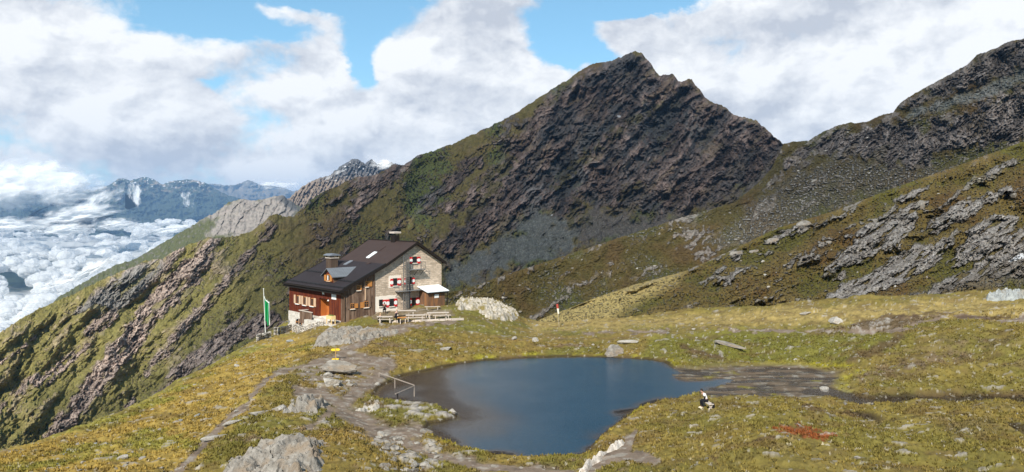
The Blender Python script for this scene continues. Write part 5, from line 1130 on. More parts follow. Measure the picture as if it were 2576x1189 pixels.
# entrance terrace step
es = MB(); es.box(-1.9, 0.0, -.6, dt1 + .5, -1.6, -.28, M_FOUND); es.box(-1.0, 0, dt0 - .1, dt1 + .1, -.28, -.1, M_FOUND)
eo = es.build('stone_step'); eo.matrix_world = LP; tag(eo, 'pale stone entrance terrace in front of the red wall', 'terrace')

# shed against the gable
shed = empty('shed', hutw(11.75, -2.0, .7), HROT, 'small board shed with pale metal roof against the stone gable', 'shed')
M_SHED = planks('shed_boards', (.17, .095, .055), (.085, .055, .042), (.26, .125, .055), .2)
MB().extr([(0, 0, -.6), (0, 1.98, -.6), (0, 1.98, 2.7), (0, 0, 2.15)], (2.75, 0, 0), M_SHED).build('wall', shed)
sr = MB(); sr.extr([(-.35, -.35, 2.20), (3.25, -.35, 2.20), (3.25, -.35, 2.30), (-.35, -.35, 2.30)], (0, 2.32, .62), M_WHITEMETAL); sr.build('roof', shed)
MB().box(-.3, 3.2, -.31, -.24, 2.02, 2.195, M_DARKWOOD).build('eave_board', shed)
MB().box(1.05, 1.75, -.04, -.003, 1.38, 1.85, M_WHITE).build('sign_board', shed)
MB().bar((3.0, -.25, -.6), (3.0, -.25, 2.15), .1, .1, M_DARKWOOD).build('post', shed)

# ------------------------------------------------------------------ planter by the door, tables, benches, edge beam
def at(px, py, z): return Vector(gp(px / 4, py / 4, z))
pp = hutw(-1.3, .55, -.28)
pt = empty('planter_box', pp, HROT, 'yellow wooden planter box on legs beside the hut door', 'planter')
M_YWOOD = simple('yellow_timber', (.72, .52, .24), .7, .3, 0, .15, 5)
MB().box(-.3, .3, -.65, .65, .62, 1.05, M_YWOOD).build('box', pt)
for sx in (-.25, .25):
    for sy in (-.6, .6): MB().box(sx - .04, sx + .04, sy - .04, sy + .04, 0, .62, M_YWOOD).build('leg', pt)
MB().ball((0, 0, 1.05), (.27, .58, .09), simple('green_leaves', (.10, .14, .03), .8, .2), 3, .12).build('plants', pt)
def table(px, py, L, z, rz, label, mt=None):
    p = at(px, py, z); t = empty('picnic_table', (p.x, p.y, gz(p.x, p.y)), rz, label, 'table', 'picnic tables on the terrace')
    h_ = .78; m_ = mt or M_GREYWOOD; b = MB()
    for k in range(4): b.box(-L / 2, L / 2, -.38 + k * .195, -.38 + k * .195 + .175, h_ - .05, h_, m_)
    b.build('tabletop', t)
    for sx in (-L / 2 + .35, L / 2 - .35):
        g = MB()
        for sy in (-1, 1): g.bar((sx, sy * .12, h_ - .06), (sx, sy * .34, 0), .09, .07, M_GREYWOOD)
        g.bar((sx, -.3, .35), (sx, .3, .35), .08, .06, M_GREYWOOD); g.build('leg', t)
    return t
def bench(px, py, L, z, rz, label, group='benches by the picnic tables'):
    p = at(px, py, z); t = empty('bench', (p.x, p.y, gz(p.x, p.y)), rz, label, 'bench', group); b = MB()
    for k in range(2): b.box(-L / 2, L / 2, -.17 + k * .18, -.17 + k * .18 + .16, .41, .46, M_GREYWOOD)
    b.build('seat', t)
    for sx in (-L / 2 + .3, L / 2 - .3):
        g = MB(); g.box(sx - .04, sx + .04, -.15, .15, 0, .41, M_GREYWOOD); g.build('leg', t)
    return t
def q4(x, y): return 1480 + x / 6.779, 1160 + y / 6.779
TR = R(8)
def tb_(x, y, L, lab, mt=None, rz=TR): px, py = q4(x, y); return table(px, py, L, 2.45 + .75, rz, lab, mt)
def bn_(x, y, L, lab, rz=TR): px, py = q4(x, y); return bench(px, py, L, 2.42 + .45, rz, lab)
tb_(1230, 605, 2.35, 'long bleached picnic table in front of the red and white shuttered window')
tb_(890, 608, 1.3, 'short picnic table with orange wooden top beside the long grey table', M_OWOOD)
tb_(1840, 572, 2.7, 'bleached picnic table in front of the shed at the right end')
tb_(400, 598, 1.9, 'picnic table in the corner by the board wall and stone gable')
tb_(960, 528, 2.6, 'grey table close under the gable windows behind the orange table')
bn_(1225, 690, 2.3, 'pale bench in front of the long bleached table'); bn_(1950, 655, 2.2, 'pale bench in front of the table by the shed'); bn_(420, 672, 1.8, 'bench in front of the corner table by the board wall')
bn_(1690, 507, 2.0, 'pale bench at the foot of the shed wall'); bn_(1560, 610, .9, 'short bench between the long table and the right table')
bm_ = MB(); n_ = 12; bp_ = []
for k in range(n_ + 1):
    px, py = q4(560 + 1980 * k / n_, 876 - 72 * k / n_); h_ = hit(px / 4, py / 4); bp_.append(h_)
for k in range(n_):
    a = bp_[k]; b = a.lerp(bp_[k + 1], .97); bm_.bar((a.x, a.y, a.z + .08), (b.x, b.y, b.z + .08), .24, .26, M_GREYWOOD)
tag(bm_.build('edge_beam'), 'long pale timber beam edging the terrace below the tables', 'beam')

# ------------------------------------------------------------------ flagpole, signpost, windsock, pond railing
fp = at(1063, 1350, -.95); fpz = gz(fp.x, fp.y)
flag = empty('flagpole', (fp.x, fp.y, fpz), 0, 'tall pale flagpole with limp green and white flag left of the hut', 'flagpole')
Yf = fp.y; topz = H - (1156 / 4 - HV) * Yf / F - fpz; lean = -2.2 * Yf / F
MB().tube([(0, 0, -.3), (lean, 0, topz)], [.07, .045], simple('pale_pole_paint', (.62, .62, .58), .5), 8).ball((lean, 0, topz), (.08, .08, .08), M_WHITE).build('pole', flag)
def flagmesh():
    hz = topz - 1.0; L = 3.1; nx, nz = 14, 24; X = np.zeros((nz, nx)); Y = X.copy(); Zz = X.copy()
    for i in range(nz):
        for j in range(nx):
            s = j / (nx - 1); t = i / (nz - 1)
            Zz[i, j] = hz - t * L - s * (.5 + .3 * t) + .15 * math.sin(s * 7); X[i, j] = lean * (1 - .14 - t * .4) + s * (.75 - .12 * t) * (1 if t > .05 else .6); Y[i, j] = .16 * math.sin(s * 13 + t * 2)
    m, nt, b = mat('green_white_cloth', .9, .1); g = nt.n.new('ShaderNodeTexCoord').outputs['Generated']; xx, yy, zz = nt.sep(g)
    w = nt.math('ADD', zz, nt.math('MULTIPLY', xx, .16)); k = nt.math('MAXIMUM', nt.math('GREATER_THAN', w, .92), nt.math('LESS_THAN', w, .10)); k = nt.math('MAXIMUM', k, nt.math('GREATER_THAN', xx, .88))
    nt.put(nt.mix(k, (.02, .26, .09), (.75, .80, .74)), b.inputs['Base Color'])
    o = grid_mesh('flag', X, Y, Zz, None, None, m); o.parent = flag; md = o.modifiers.new('thickness', 'SOLIDIFY'); md.thickness = .02
flagmesh()
sp = hit(1343 / 4, 1439 / 4); sg_ = empty('signpost', sp, 0, 'yellow hiking signpost standing by the path junction', 'signpost')
M_YEL = simple('yellow_sign_paint', (.75, .52, .03), .6, .3, 0, .06, 4)
MB().tube([(0, 0, -.2), (0, 0, 1.12)], .035, simple('sign_post_wood', (.45, .28, .10), .8), 8).build('post', sg_)
for x0, x1, z_, tip in ((-.38, -.04, .88, -1), (.04, .34, .90, 1)):
    a = MB(); e = x0 if tip < 0 else x1; a.extr([(x0, -.05, z_), (x1, -.05, z_), (x1 + (.09 if tip > 0 else 0), -.05, z_ + .11), (x1, -.05, z_ + .22), (x0, -.05, z_ + .22), (x0 - (.09 if tip < 0 else 0), -.05, z_ + .11)], (0, .02, 0), M_YEL); a.build('arrow_board', sg_)
for x0, x1, z_ in ((-.33, -.03, .03), (.03, .33, .05)): MB().box(x0, x1, -.25, .05, z_, z_ + .10, M_YEL).build('low_marker', sg_)
wp = at(2237, 1312, 0.0); wp.z = gz(wp.x, wp.y)
ws = empty('windsock', wp, 0, 'thin pole with limp red and white windsock on the far meadow', 'windsock'); tw = H - (1217 / 4 - HV) * wp.y / F - wp.z
MB().tube([(0, 0, -.2), (-.25, 0, tw)], .03, simple('thin_pole_paint', (.35, .30, .22), .6), 6).build('pole', ws)
wk = MB(); M_RS = simple('faded_red_cloth', (.38, .07, .05), .9); M_WS = simple('white_cloth', (.72, .68, .58), .9)
wk.tube([(-.28, 0, tw + .02), (-.20, 0, tw - .55)], [.17, .14], M_RS, 10); wk.tube([(-.20, 0, tw - .55), (-.10, 0, tw - 1.25)], [.14, .11], M_WS, 10); wk.build('sock', ws)

M_DULL = simple('dull_wood', (.30, .25, .21), .9, .1, 0, .35, 7)
rail = empty('pond_railing', (0, 0, 0), 0, 'L-shaped bleached wooden rail on posts in the pond shallows', 'railing')
A1 = at(1516.6, 1491.8, .75); A2 = at(1657, 1541, .95); A3 = at(1581, 1576, .90); rail.location = (A1.x, A1.y, 0); o_ = Vector((A1.x, A1.y, 0))
MB().tube([A1 - o_, (A1.lerp(A2, .5)) - o_, A2 - o_], [.045, .05, .045], M_DULL, 8).build('beam', rail)
MB().tube([A2 - o_ - Vector((0, 0, .05)), A3 - o_], [.04, .045], M_DULL, 8).build('beam', rail)
for p_, k in ((A1.lerp(A2, .47), 0), (A2, 0), (A3.lerp(A2, .12), 1)):
    MB().tube([(p_.x - o_.x, p_.y - o_.y, p_.z - .02), (p_.x - o_.x, p_.y - o_.y, -.5)], .045, M_DARKWOOD if k else M_DULL, 8).build('post', rail)
p_ = A1; MB().tube([(0, 0, .75), (0, 0, gz(A1.x, A1.y) - .2)], .045, M_DULL, 8).build('post', rail)

# ------------------------------------------------------------------ people
def skin_mesh(name, joints, edges, m, parent, root=0, extra=None, lv=1):
    """one continuous tapered surface grown over a skeleton: joints = {name: (x, y, z, radius)}"""
    names = list(joints); me = bpy.data.meshes.new(name); me.from_pydata([joints[k][:3] for k in names], [(names.index(a), names.index(b)) for a, b in edges], []); me.update()
    o = bpy.data.objects.new(name, me); COL.objects.link(o); o.parent = parent
    me.materials.append(m)
    md = o.modifiers.new('skin', 'SKIN'); sv = me.skin_vertices[0].data
    for i, k in enumerate(names):
        r = joints[k][3]; sv[i].radius = (r, r); sv[i].use_root = (i == root)
    md.use_smooth_shade = True
    s = o.modifiers.new('sub', 'SUBSURF'); s.levels = lv; s.render_levels = lv
    return o
M_SKIN = simple('skin', (.55, .33, .24), .6, .3, 0, .08, 10)
M_LIPS = simple('lips', (.35, .10, .08)); M_HAIRD = simple('dark_hair', (.02, .014, .010), .7); M_HAIRL = simple('fair_hair', (.42, .28, .15), .7)
def person(loc, rz, label, shirt, trousers, shoes, hair, lean=.12, wrist=((.40, -.07, .95), (.41, .07, .97)), seat=.46, vest=None, head_down=0.0):
    p = empty('person', loc, rz, label, 'person'); L = lean; sz = seat + .10
    J = {'pelvis': (0, 0, sz, .125), 'waist': (.02 + L * .25, 0, sz + .20, .105), 'chest': (.02 + L * .9, 0, sz + .42, .125), 'neck': (.04 + L * 1.35, 0, sz + .58, .052), 'skull': (.08 + L * 1.7, 0, sz + .68, .078), 'crown': (.09 + L * 1.75 + head_down * .1, 0, sz + .80, .072)}
    E = [('pelvis', 'waist'), ('waist', 'chest'), ('chest', 'neck'), ('neck', 'skull'), ('skull', 'crown')]
    for s, sg in (('r', -1), ('l', 1)):
        w = Vector(wrist[0 if sg < 0 else 1]); w.z += sz - .56; sh = Vector((.0 + L, sg * .17, sz + .49)); el = (sh + w) / 2 + Vector((-.03, sg * .09, -.13))
        J['sh' + s] = (*sh, .06); J['el' + s] = (*el, .042); J['wr' + s] = (*w, .027)
        d = (w - el).normalized(); pal = w + d * .05; J['pa' + s] = (*pal, .034)
        J['hip' + s] = (.06, sg * .09, sz, .095); J['kn' + s] = (.44, sg * .13, sz + .02, .062); J['an' + s] = (.40, sg * .13, .09, .038); J['to' + s] = (.53, sg * .14, .045, .036)
        E += [('chest', 'sh' + s), ('sh' + s, 'el' + s), ('el' + s, 'wr' + s), ('wr' + s, 'pa' + s), ('pelvis', 'hip' + s), ('hip' + s, 'kn' + s), ('kn' + s, 'an' + s), ('an' + s, 'to' + s)]
        side = d.cross(Vector((0, 0, 1))).normalized()
        for k in range(5):
            a = pal + d * (.03 if k < 4 else -.01) + side * ((k - 1.5) * .017 if k < 4 else .036 * (-sg)); ln = (.055, .065, .06, .045, .04)[k]
            b = a + d * ln * .55 + Vector((0, 0, -.008)); c = b + d * ln * .4 + Vector((0, 0, -.022)) + side * (0 if k < 4 else -.01 * sg)
            J[f'f{s}{k}a'] = (*b, .0095); J[f'f{s}{k}b'] = (*c, .008); E += [('pa' + s, f'f{s}{k}a'), (f'f{s}{k}a', f'f{s}{k}b')]
    skin_mesh('body', J, E, M_SKIN, p)
    hx, hz_ = J['crown'][0], J['crown'][2]
    MB().ball((hx + .085, 0, hz_ - .065), (.020, .014, .024), M_SKIN, 1).build('nose', p, True)
    for sg in (-1, 1):
        MB().ball((hx, sg * .078, hz_ - .06), (.018, .012, .03), M_SKIN, 1).build('ear', p, True); MB().ball((hx + .070, sg * .03, hz_ - .035), (.012, .012, .008), M_BLACK, 1).build('eye', p, True)
    MB().ball((hx + .074, 0, hz_ - .108), (.008, .024, .006), M_LIPS, 1).build('mouth', p, True)
    h = MB(); h.ball((hx - .022, 0, hz_ + .010), (.095, .092, .088), hair, 3, .03); h.ball((hx - .055, 0, hz_ - .07), (.06, .08, .07), hair, 2, .05); h.build('hair', p, True)
    def grow(keys, k, add=.014):
        x_, y_, z_, r = J[k]; return (x_, y_, z_, r + add)
    JS = {k: grow(J, k, .020) for k in ('pelvis', 'waist', 'chest', 'shr', 'shl', 'elr', 'ell')}; JS['collar'] = (*(Vector(J['neck'][:3]) - Vector((.01, 0, .05))), .065)
    for s in 'rl':
        a = Vector(J['el' + s][:3]); b = Vector(J['wr' + s][:3]); JS['cu' + s] = (*a.lerp(b, .75), .042)
    skin_mesh('shirt', JS, [('pelvis', 'waist'), ('waist', 'chest'), ('chest', 'collar'), ('chest', 'shr'), ('chest', 'shl'), ('shr', 'elr'), ('shl', 'ell'), ('elr', 'cur'), ('ell', 'cul')], shirt, p)
    if vest:
        JV = {k: grow(J, k, .034) for k in ('waist', 'chest')}; JV['chest2'] = (J['chest'][0], 0, J['chest'][2] + .07, .13); JV['pl'] = (.0, 0, sz + .02, .14)
        skin_mesh('vest', JV, [('pl', 'waist'), ('waist', 'chest'), ('chest', 'chest2')], vest, p)
    JT = {k: grow(J, k, .018) for k in ('pelvis', 'hipr', 'hipl', 'knr', 'knl')}
    for s in 'rl': a = Vector(J['an' + s][:3]); JT['an' + s] = (a.x, a.y, a.z + .02, .055)
    skin_mesh('trousers', JT, [('pelvis', 'hipr'), ('pelvis', 'hipl'), ('hipr', 'knr'), ('hipl', 'knl'), ('knr', 'anr'), ('knl', 'anl')], trousers, p)
    for s, sg in (('r', -1), ('l', 1)):
        b = MB(); b.ball((.47, sg * .135, .045), (.14, .05, .05), shoes, 2); b.box(.345, .60, sg * .135 - .045, sg * .135 + .045, 0, .03, shoes); b.build('shoe', p, True)
    return p
M_WH = simple('white_fabric', (.82, .80, .80), .9, .1, 0, .1, 8); M_BK = simple('black_fabric', (.014, .014, .018), .9, .1); M_GY = simple('grey_fabric', (.45, .45, .47), .9); M_CREAM = simple('cream_leather', (.60, .55, .42), .8)
M_RD = simple('red_fabric', (.45, .04, .06), .9)
# by the pond
pb_ = hit(2812 / 4, 1632 / 4)
per = person((pb_.x + .30, pb_.y + .1, pb_.z), R(194), 'person in white and black sitting on the bench by the pond, hands near face', M_WH, M_BK, M_CREAM, M_HAIRD, lean=.20, wrist=((.34, -.05, 1.03), (.35, .05, 1.05)))
_v = MB(); _v.ball((.20, .10, .86), (.07, .07, .18), M_BK, 2); _v.build('black_side_panel', per, True)
pbe = empty('bench', (pb_.x + .33, pb_.y + .05, pb_.z), R(100), 'bleached wooden bench under the person by the pond', 'bench')
b = MB(); b.box(-.75, .75, -.2, -.01, .40, .45, M_GREYWOOD); b.box(-.75, .75, .01, .2, .40, .45, M_GREYWOOD); b.build('seat', pbe)
for sx in (-.6, .6):
    g = MB(); g.bar((sx, -.18, .40), (sx, .16, 0), .08, .07, M_GREYWOOD); g.bar((sx, .18, .40), (sx, -.16, 0), .08, .07, M_GREYWOOD); g.build('leg', pbe)
bp = empty('backpack', (pb_.x + .62, pb_.y - .42, pb_.z), R(20), 'black backpack leaning under the pond bench', 'backpack')
MB().ball((0, 0, .24), (.17, .14, .27), M_BK, 3, .03).build('bag', bp, True); MB().tube([(-.08, -.14, .42), (-.1, -.19, .25), (-.08, -.13, .1)], .018, M_BK).build('strap', bp)
# at the hut
def seated(x, y, z, rz, **k):
    px, py = q4(x, y); p_ = at(px, py, z); return (p_.x, p_.y, gz(p_.x, p_.y)), rz
l, r_ = seated(700, 770, 2.35, R(70)); person(l, r_, 'person in black with fair hair sitting on the terrace left of the orange table', M_BK, M_BK, M_WH, M_HAIRL)
l, r_ = seated(245, 790, 2.3, R(60)); person(l, r_, 'person in black sitting low in front of the corner table', M_BK, M_BK, M_BK, M_HAIRL, seat=.25)
l, r_ = seated(400, 640, 2.4, R(-90)); person(l, r_, 'dark-haired person in black sitting behind the corner table under the windows', M_BK, M_BK, M_BK, M_HAIRD)
l, r_ = seated(800, 790, 2.35, 0); bp = empty('backpack', l, R(30), 'black backpack on the ground right of the fair-haired person', 'backpack'); MB().ball((0, 0, .25), (.22, .17, .27), M_BK, 3, .03).build('bag', bp, True); MB().tube([(-.1, -.16, .44), (-.12, -.22, .25), (-.1, -.15, .1)], .02, M_BK).build('strap', bp)
l, r_ = seated(120, 610, 2.3, 0); bp = empty('backpack', l, R(-10), 'black and grey backpack against the corner of the stone gable', 'backpack'); MB().ball((0, 0, .3), (.3, .2, .33), M_BK, 3, .04).build('bag', bp, True); MB().box(-.25, .25, -.22, -.12, .35, .5, M_GY).build('pocket', bp)

# ------------------------------------------------------------------ rocks
def rock_mat(name, c0, c1, c2, sc_=2.0):
    m, nt, b = mat(name, .92, .15); p = nt.obj(); n1 = nt.noise(p, sc_, 7, .7); n2 = nt.noise(p, sc_ * .35, 4, .6); n3 = nt.noise(p, sc_ * 4, 3, .7)
    c = nt.mix(nt.ss(n1, .36, .62), c0, c1); c = nt.mix(nt.ss(n2, .48, .66), c, c2); c = nt.mix(nt.ss(n3, .60, .70), c, tuple(k * .35 for k in c0))
    nt.put(c, b.inputs['Base Color']); nt.put(nt.bump(nt.math('ADD', n1, nt.math('MULTIPLY', n3, .4)), .9, .10), b.inputs['Normal']); return m
M_RK = rock_mat('grey_lichen_rock', (.17, .152, .130), (.30, .278, .245), (.24, .19, .14)); M_RKP = rock_mat('pale_rock', (.32, .295, .255), (.48, .45, .405), (.36, .31, .245), 3.0); M_RKW = rock_mat('white_quartz_rock', (.46, .41, .35), (.68, .63, .57), (.40, .33, .26), 3.0)
M_RKM = rock_mat('pale_mossy_rock', (.30, .26, .20), (.50, .46, .40), (.20, .16, .06), 2.4)
M_RKB = rock_mat('bluish_rock', (.22, .23, .23), (.36, .38, .37), (.27, .25, .21))
def rock_mesh(seed, m, sub=4, cuts=9, flat=.6):
    rr = random.Random(seed); bm = bmesh.new(); bmesh.ops.create_icosphere(bm, subdivisions=sub, radius=1.0)
    for _ in range(cuts):
        n = Vector((rr.gauss(0, 1), rr.gauss(0, 1), rr.gauss(0, .8))).normalized(); d = rr.uniform(.45, .82)
        for v_ in bm.verts:
            k = v_.co.dot(n) - d
            if k > 0: v_.co -= n * k * .94
    co = np.array([v_.co for v_ in bm.verts]); nz = ridged(co[:, 0] * 1.5 + seed, co[:, 1] * 1.5 + co[:, 2] * 1.9, 4, seed % 50) - .6; n2_ = fbm(co[:, 0] * 5 + co[:, 2] * 4, co[:, 1] * 5 - co[:, 2] * 3, 3, seed % 40)
    for i, v_ in enumerate(bm.verts): v_.co *= 1 + .16 * float(nz[i]) + .05 * float(n2_[i]); v_.co.z *= flat
    me = bpy.data.meshes.new('boulder'); bm.to_mesh(me); bm.free(); me.materials.append(m); return me
ROCKS = {}
def boulder(px, py, w, d, h, label, m=None, seed=0, rz=0.0, tilt=(0, 0), name='boulder', group=None, lift=.25, surf=None, sub=4):
    m = m or M_RK; key = (seed % 7, m.name, sub)
    if key not in ROCKS: ROCKS[key] = rock_mesh(seed % 7 * 13 + 5, m, sub, 9, 1.0)
    P_ = surf if surf is not None else hit(px / 4, py / 4)
    o = bpy.data.objects.new(name, ROCKS[key]); COL.objects.link(o); o.location = (P_[0], P_[1] + d * .3, P_[2] + h * lift); o.scale = (w / 2 / .75, d / 2 / .75, h / 1.5); o.rotation_euler = (tilt[0], tilt[1], rz)
    return tag(o, label, 'rock', group)
def outcrop(poly, h, label, m=None, seed=0, edge=.7, name='rock_outcrop', strat=35, rough=1.0, step=.13, cat='rock', wob=.5):
    vs_ = [p[1] for p in poly]; v0, v1 = min(vs_), max(vs_); W_ = []
    for pu, pv in poly:
        b = hit(pu, min(pv, 500)); k = (v1 - pv) / (v1 - v0 + 1e-6); W_.append(hit(pu, min(pv + h * .8 * F / b.y * k, 500)))
    pw = [(p.x, p.y) for p in W_]; xs = [p[0] for p in pw]; ys = [p[1] for p in pw]
    gx = np.arange(min(xs) - .4, max(xs) + .4, step); gy = np.arange(min(ys) - .4, max(ys) + .4, step); X, Y = np.meshgrid(gx, gy)
    sd = sdpoly(X, Y, pw, 50.0) + fbm(X * .9, Y * .9, 4, seed) * wob
    gi = np.array([[gz(a, b) for a in gx[::3]] for b in gy[::3]]); G = np.zeros(X.shape)
    for i in range(len(gy)): G[i] = np.interp(gx, gx[::3], gi[min(i // 3, len(gi) - 1)])
    a, b = rot(X, -Y, strat, .35, 1.5); st = ridged(a, b, 5, seed + 3); bl = ridged(X * .55, Y * .55, 3, seed + 5)
    Zz = G - .35 + (h + .35) * S(-sd, -.15, edge) * (.62 + .55 * (bl - .35) + .25 * fbm(X * .5, Y * .5, 3, seed + 8)) + (st - .6) * .34 * rough * S(-sd, 0, .5) + fbm(X * 2.6, Y * 2.6, 4, seed + 9) * .09 * rough
    crack = 1 - S(np.abs(fbm(X * .33, Y * .33, 3, seed + 11)), .0, .05); Zz -= crack * .4 * h * S(-sd, 0, .4)
    keep = sd < .35
    idx = -np.ones(X.shape, int); idx[keep] = np.arange(keep.sum()); k4 = keep[:-1, :-1] & keep[1:, :-1] & keep[:-1, 1:] & keep[1:, 1:]
    q_ = np.stack([idx[:-1, :-1][k4], idx[:-1, 1:][k4], idx[1:, 1:][k4], idx[1:, :-1][k4]], -1)
    cx, cy = float(np.mean(xs)), float(np.mean(ys)); cz = gz(cx, cy)
    me = bpy.data.meshes.new(name); me.from_pydata(np.stack([X[keep] - cx, Y[keep] - cy, Zz[keep] - cz], -1).tolist(), [], q_.tolist()); me.update(); me.materials.append(m or M_RK)
    o = bpy.data.objects.new(name, me); COL.objects.link(o); o.location = (cx, cy, cz); return tag(o, label, cat)
ZH = lambda p: Z(1780, 1150, 7.432, p)
outcrop(Z5([(350, 1120), (450, 1000), (640, 940), (860, 905), (1020, 870), (1230, 835), (1262, 870), (1225, 960), (1245, 1060), (1230, 1130), (1180, 1189), (1000, 1260), (380, 1260)]), 1.0, 'large grey lichen-spotted rock outcrop filling the lower left foreground', seed=41, edge=1.2, step=.08)
outcrop(Z5([(880, 700), (1000, 595), (1110, 552), (1205, 565), (1215, 610), (1160, 650), (1160, 705), (1000, 710)]), .9, 'grey boulder-like outcrop with dark right side left of the path junction', seed=43, edge=.5, step=.07)
outcrop(Z5([(1080, 185), (1140, 110), (1210, 55), (1290, 15), (1440, -5), (1640, 10), (1850, 22), (1620, 80), (1520, 120), (1420, 150), (1250, 165), (1180, 190)]), .8, 'pale layered rock slab sloping down below the hut entrance', seed=47, edge=.9, rough=1.3, step=.10)
outcrop(ZH([(340, 490), (450, 340), (760, 315), (1000, 340), (1150, 310), (1400, 370), (1680, 400), (1760, 500), (1870, 560), (2050, 620), (2200, 740), (2190, 900), (2000, 1000), (1800, 1030), (1650, 980), (1400, 950), (1180, 900), (1150, 740), (1000, 600), (760, 560), (450, 570)]), 1.0, 'rugged pale rock outcrop at the knoll edge right of the shed', M_RKM, 53, .7, rough=2.2, step=.11)
outcrop(Z5([(1370, 695), (1480, 640), (1620, 605), (1705, 640), (1650, 675), (1500, 698)]), .28, 'low pale rock slab at the base of the pond peninsula', M_RKP, 59, .5, step=.07)
outcrop(Z(2300, 1700, 3.68, [(40, 710), (130, 620), (210, 540), (290, 400), (370, 350), (440, 335), (500, 240), (620, 170), (760, 155), (725, 215), (620, 290), (490, 350), (430, 420), (385, 500), (260, 580), (240, 620), (160, 710)]), .55, 'white quartz rock band running down the bank at the bottom edge', M_RKW, 61, .25, rough=.4, step=.05, wob=.06)
outcrop(Z8([(1240, 350), (1290, 318), (1360, 305), (1450, 310), (1450, 345), (1380, 365), (1290, 368)]), 1.0, 'bluish broken rocks at the right edge above the yellow meadow', M_RKB, 67, .6, rough=1.6, step=.12)
boulder(1353, 1496, 3.0, 1.7, .95, 'overhanging grey boulder with a dark hollow beneath it below the signpost', M_RK, 3, .1, (.0, .12), lift=.62)
boulder(1312, 1508, .7, .6, .5, 'rounded stone propping the overhanging boulder on its left side', M_RKP, 5, .4)
for i, (a, b, w, h, lab) in enumerate(((1318, 1540, 1.3, .75, 'pointed pale boulder below the overhanging boulder'), (1357, 1540, .55, .45, 'small white boulder right of the pointed pale boulder'), (1411, 1543, .75, .35, 'rounded stone lying alone on the slope left of the wooden rail'), (1510, 1542, .55, .3, 'pale stone at the waterline under the wooden rail'),
        (1812, 1655, .75, .4, 'white rock at the tip of the pond peninsula'), (1704, 1733, .7, .35, 'brown rock on the shore below the peninsula'), (1123, 1645, .9, .5, 'pale pointed boulder left of the dark-sided outcrop'), (1785, 1400, 1.1, .35, 'flat pale boulder alone on the knoll above the pond'), (2055, 1358, .7, .4, 'pale boulder above the back left shore of the pond'),
        (2142, 1365, .9, .5, 'pale jagged boulder above the middle of the back shore'), (2454, 1420, 1.9, 1.25, 'large grey cracked boulder standing at the back shore of the pond'), (3345, 1292, 1.7, .8, 'white and bluish split boulder on the yellow slope at the right'), (3225, 1258, 1.1, .4, 'flat white boulder on the crest of the yellow meadow hump'),
        (3300, 1562, 1.0, .3, 'pale flat rock beside the stream outflow'), (2606, 1632, .4, .2, 'small pink stone on the bank left of the seated person'))):
    boulder(a, b, w, w * .7, h, lab, (M_RKP, M_RK)[i in (2, 5, 10)], i * 3 + 1, i * 1.3, (.1, .1))
boulder(2520, 1372, 2.2, .8, .35, 'long flat white rock on the meadow above the back shore', M_RKP, 4, .05)
boulder(2925, 1385, 2.9, .7, .45, 'long grey rock slanting down the green bank right of the pond', M_RK, 2, R(-42), (.0, .12))
boulder(1033, 1660, 1.5, .4, .35, 'pale tilted slab in the grass left of the pointed boulder', M_RKP, 1, R(38)); boulder(860, 1755, 1.5, .35, .3, 'long pale slab lying beside the left trail near the bottom', M_RKP, 2, R(38)); boulder(925, 1695, 1.3, .35, .25, 'narrow pale slab lying in the middle of the left trail', M_RKP, 6, R(34))
boulder(1160, 1368, .8, .5, .3, 'bluish stone in the grass below the dry stone wall', M_RKB, 4, 0)
# individual stones too alike to tell apart
rr = random.Random(5); ns = 0
def scatter(n, region, wr, label, group, name='stone', mm=(M_RKP, M_RK)):
    c = 0; tries = 0
    xs = [p[0] for p in region]; ys = [p[1] for p in region]
    while c < n and tries < 4000:
        tries += 1; a = rr.uniform(min(xs), max(xs)); b = rr.uniform(min(ys), max(ys))
        if sdpoly(np.array([a]), np.array([b]), region)[0] > 0: continue
        P_ = hit(a, b)
        if sdpoly(np.array([P_.x]), np.array([P_.y]), SHOREW)[0] < .5 or P_.y > 125: continue
        w = rr.uniform(*wr) * (.6 + .8 * rr.random() ** 2); boulder(0, 0, w, w * rr.uniform(.5, .8), w * rr.uniform(.3, .55), label, rr.choice(mm), rr.randrange(99), rr.uniform(0, 6), (rr.uniform(-.2, .2), rr.uniform(-.2, .2)), name, group, .2, P_, sub=3); c += 1
scatter(95, Z5([(1560, 960), (1650, 890), (1850, 880), (2000, 900), (2100, 960), (2160, 1060), (2120, 1189), (1850, 1230), (1650, 1180), (1700, 1060)]), (.25, .55), 'pale angular stone in the rubble at the near left corner of the pond', 'rubble stones at the near left corner of the pond')
scatter(36, Z5([(1000, 400), (1200, 300), (1480, 340), (1460, 470), (1350, 560), (1150, 500)]), (.2, .5), 'grey stone on the bare ground around the overhanging boulder', 'stones around the overhanging boulder')
scatter(70, D([(0, 1189), (0, 1150), (300, 1060), (620, 900), (760, 880), (600, 1050), (450, 1189)]), (.15, .45), 'small pale stone in the sunny grass slope at the left', 'stones in the left grass slope', mm=(M_RKP, M_RKP, M_RKB))
scatter(75, D([(1350, 830), (2576, 780), (2576, 1180), (1900, 1180), (1700, 1060), (1900, 1010), (1900, 930), (1500, 880)]), (.12, .32), 'small pale stone in the meadow right of the pond', 'stones in the right meadow')
scatter(24, Z6([(300, 330), (560, 290), (820, 290), (1000, 180), (1250, 150), (1500, 200), (900, 320), (560, 370)]), (.2, .5), 'pale stone on the bank behind the pond', 'stones behind the pond')
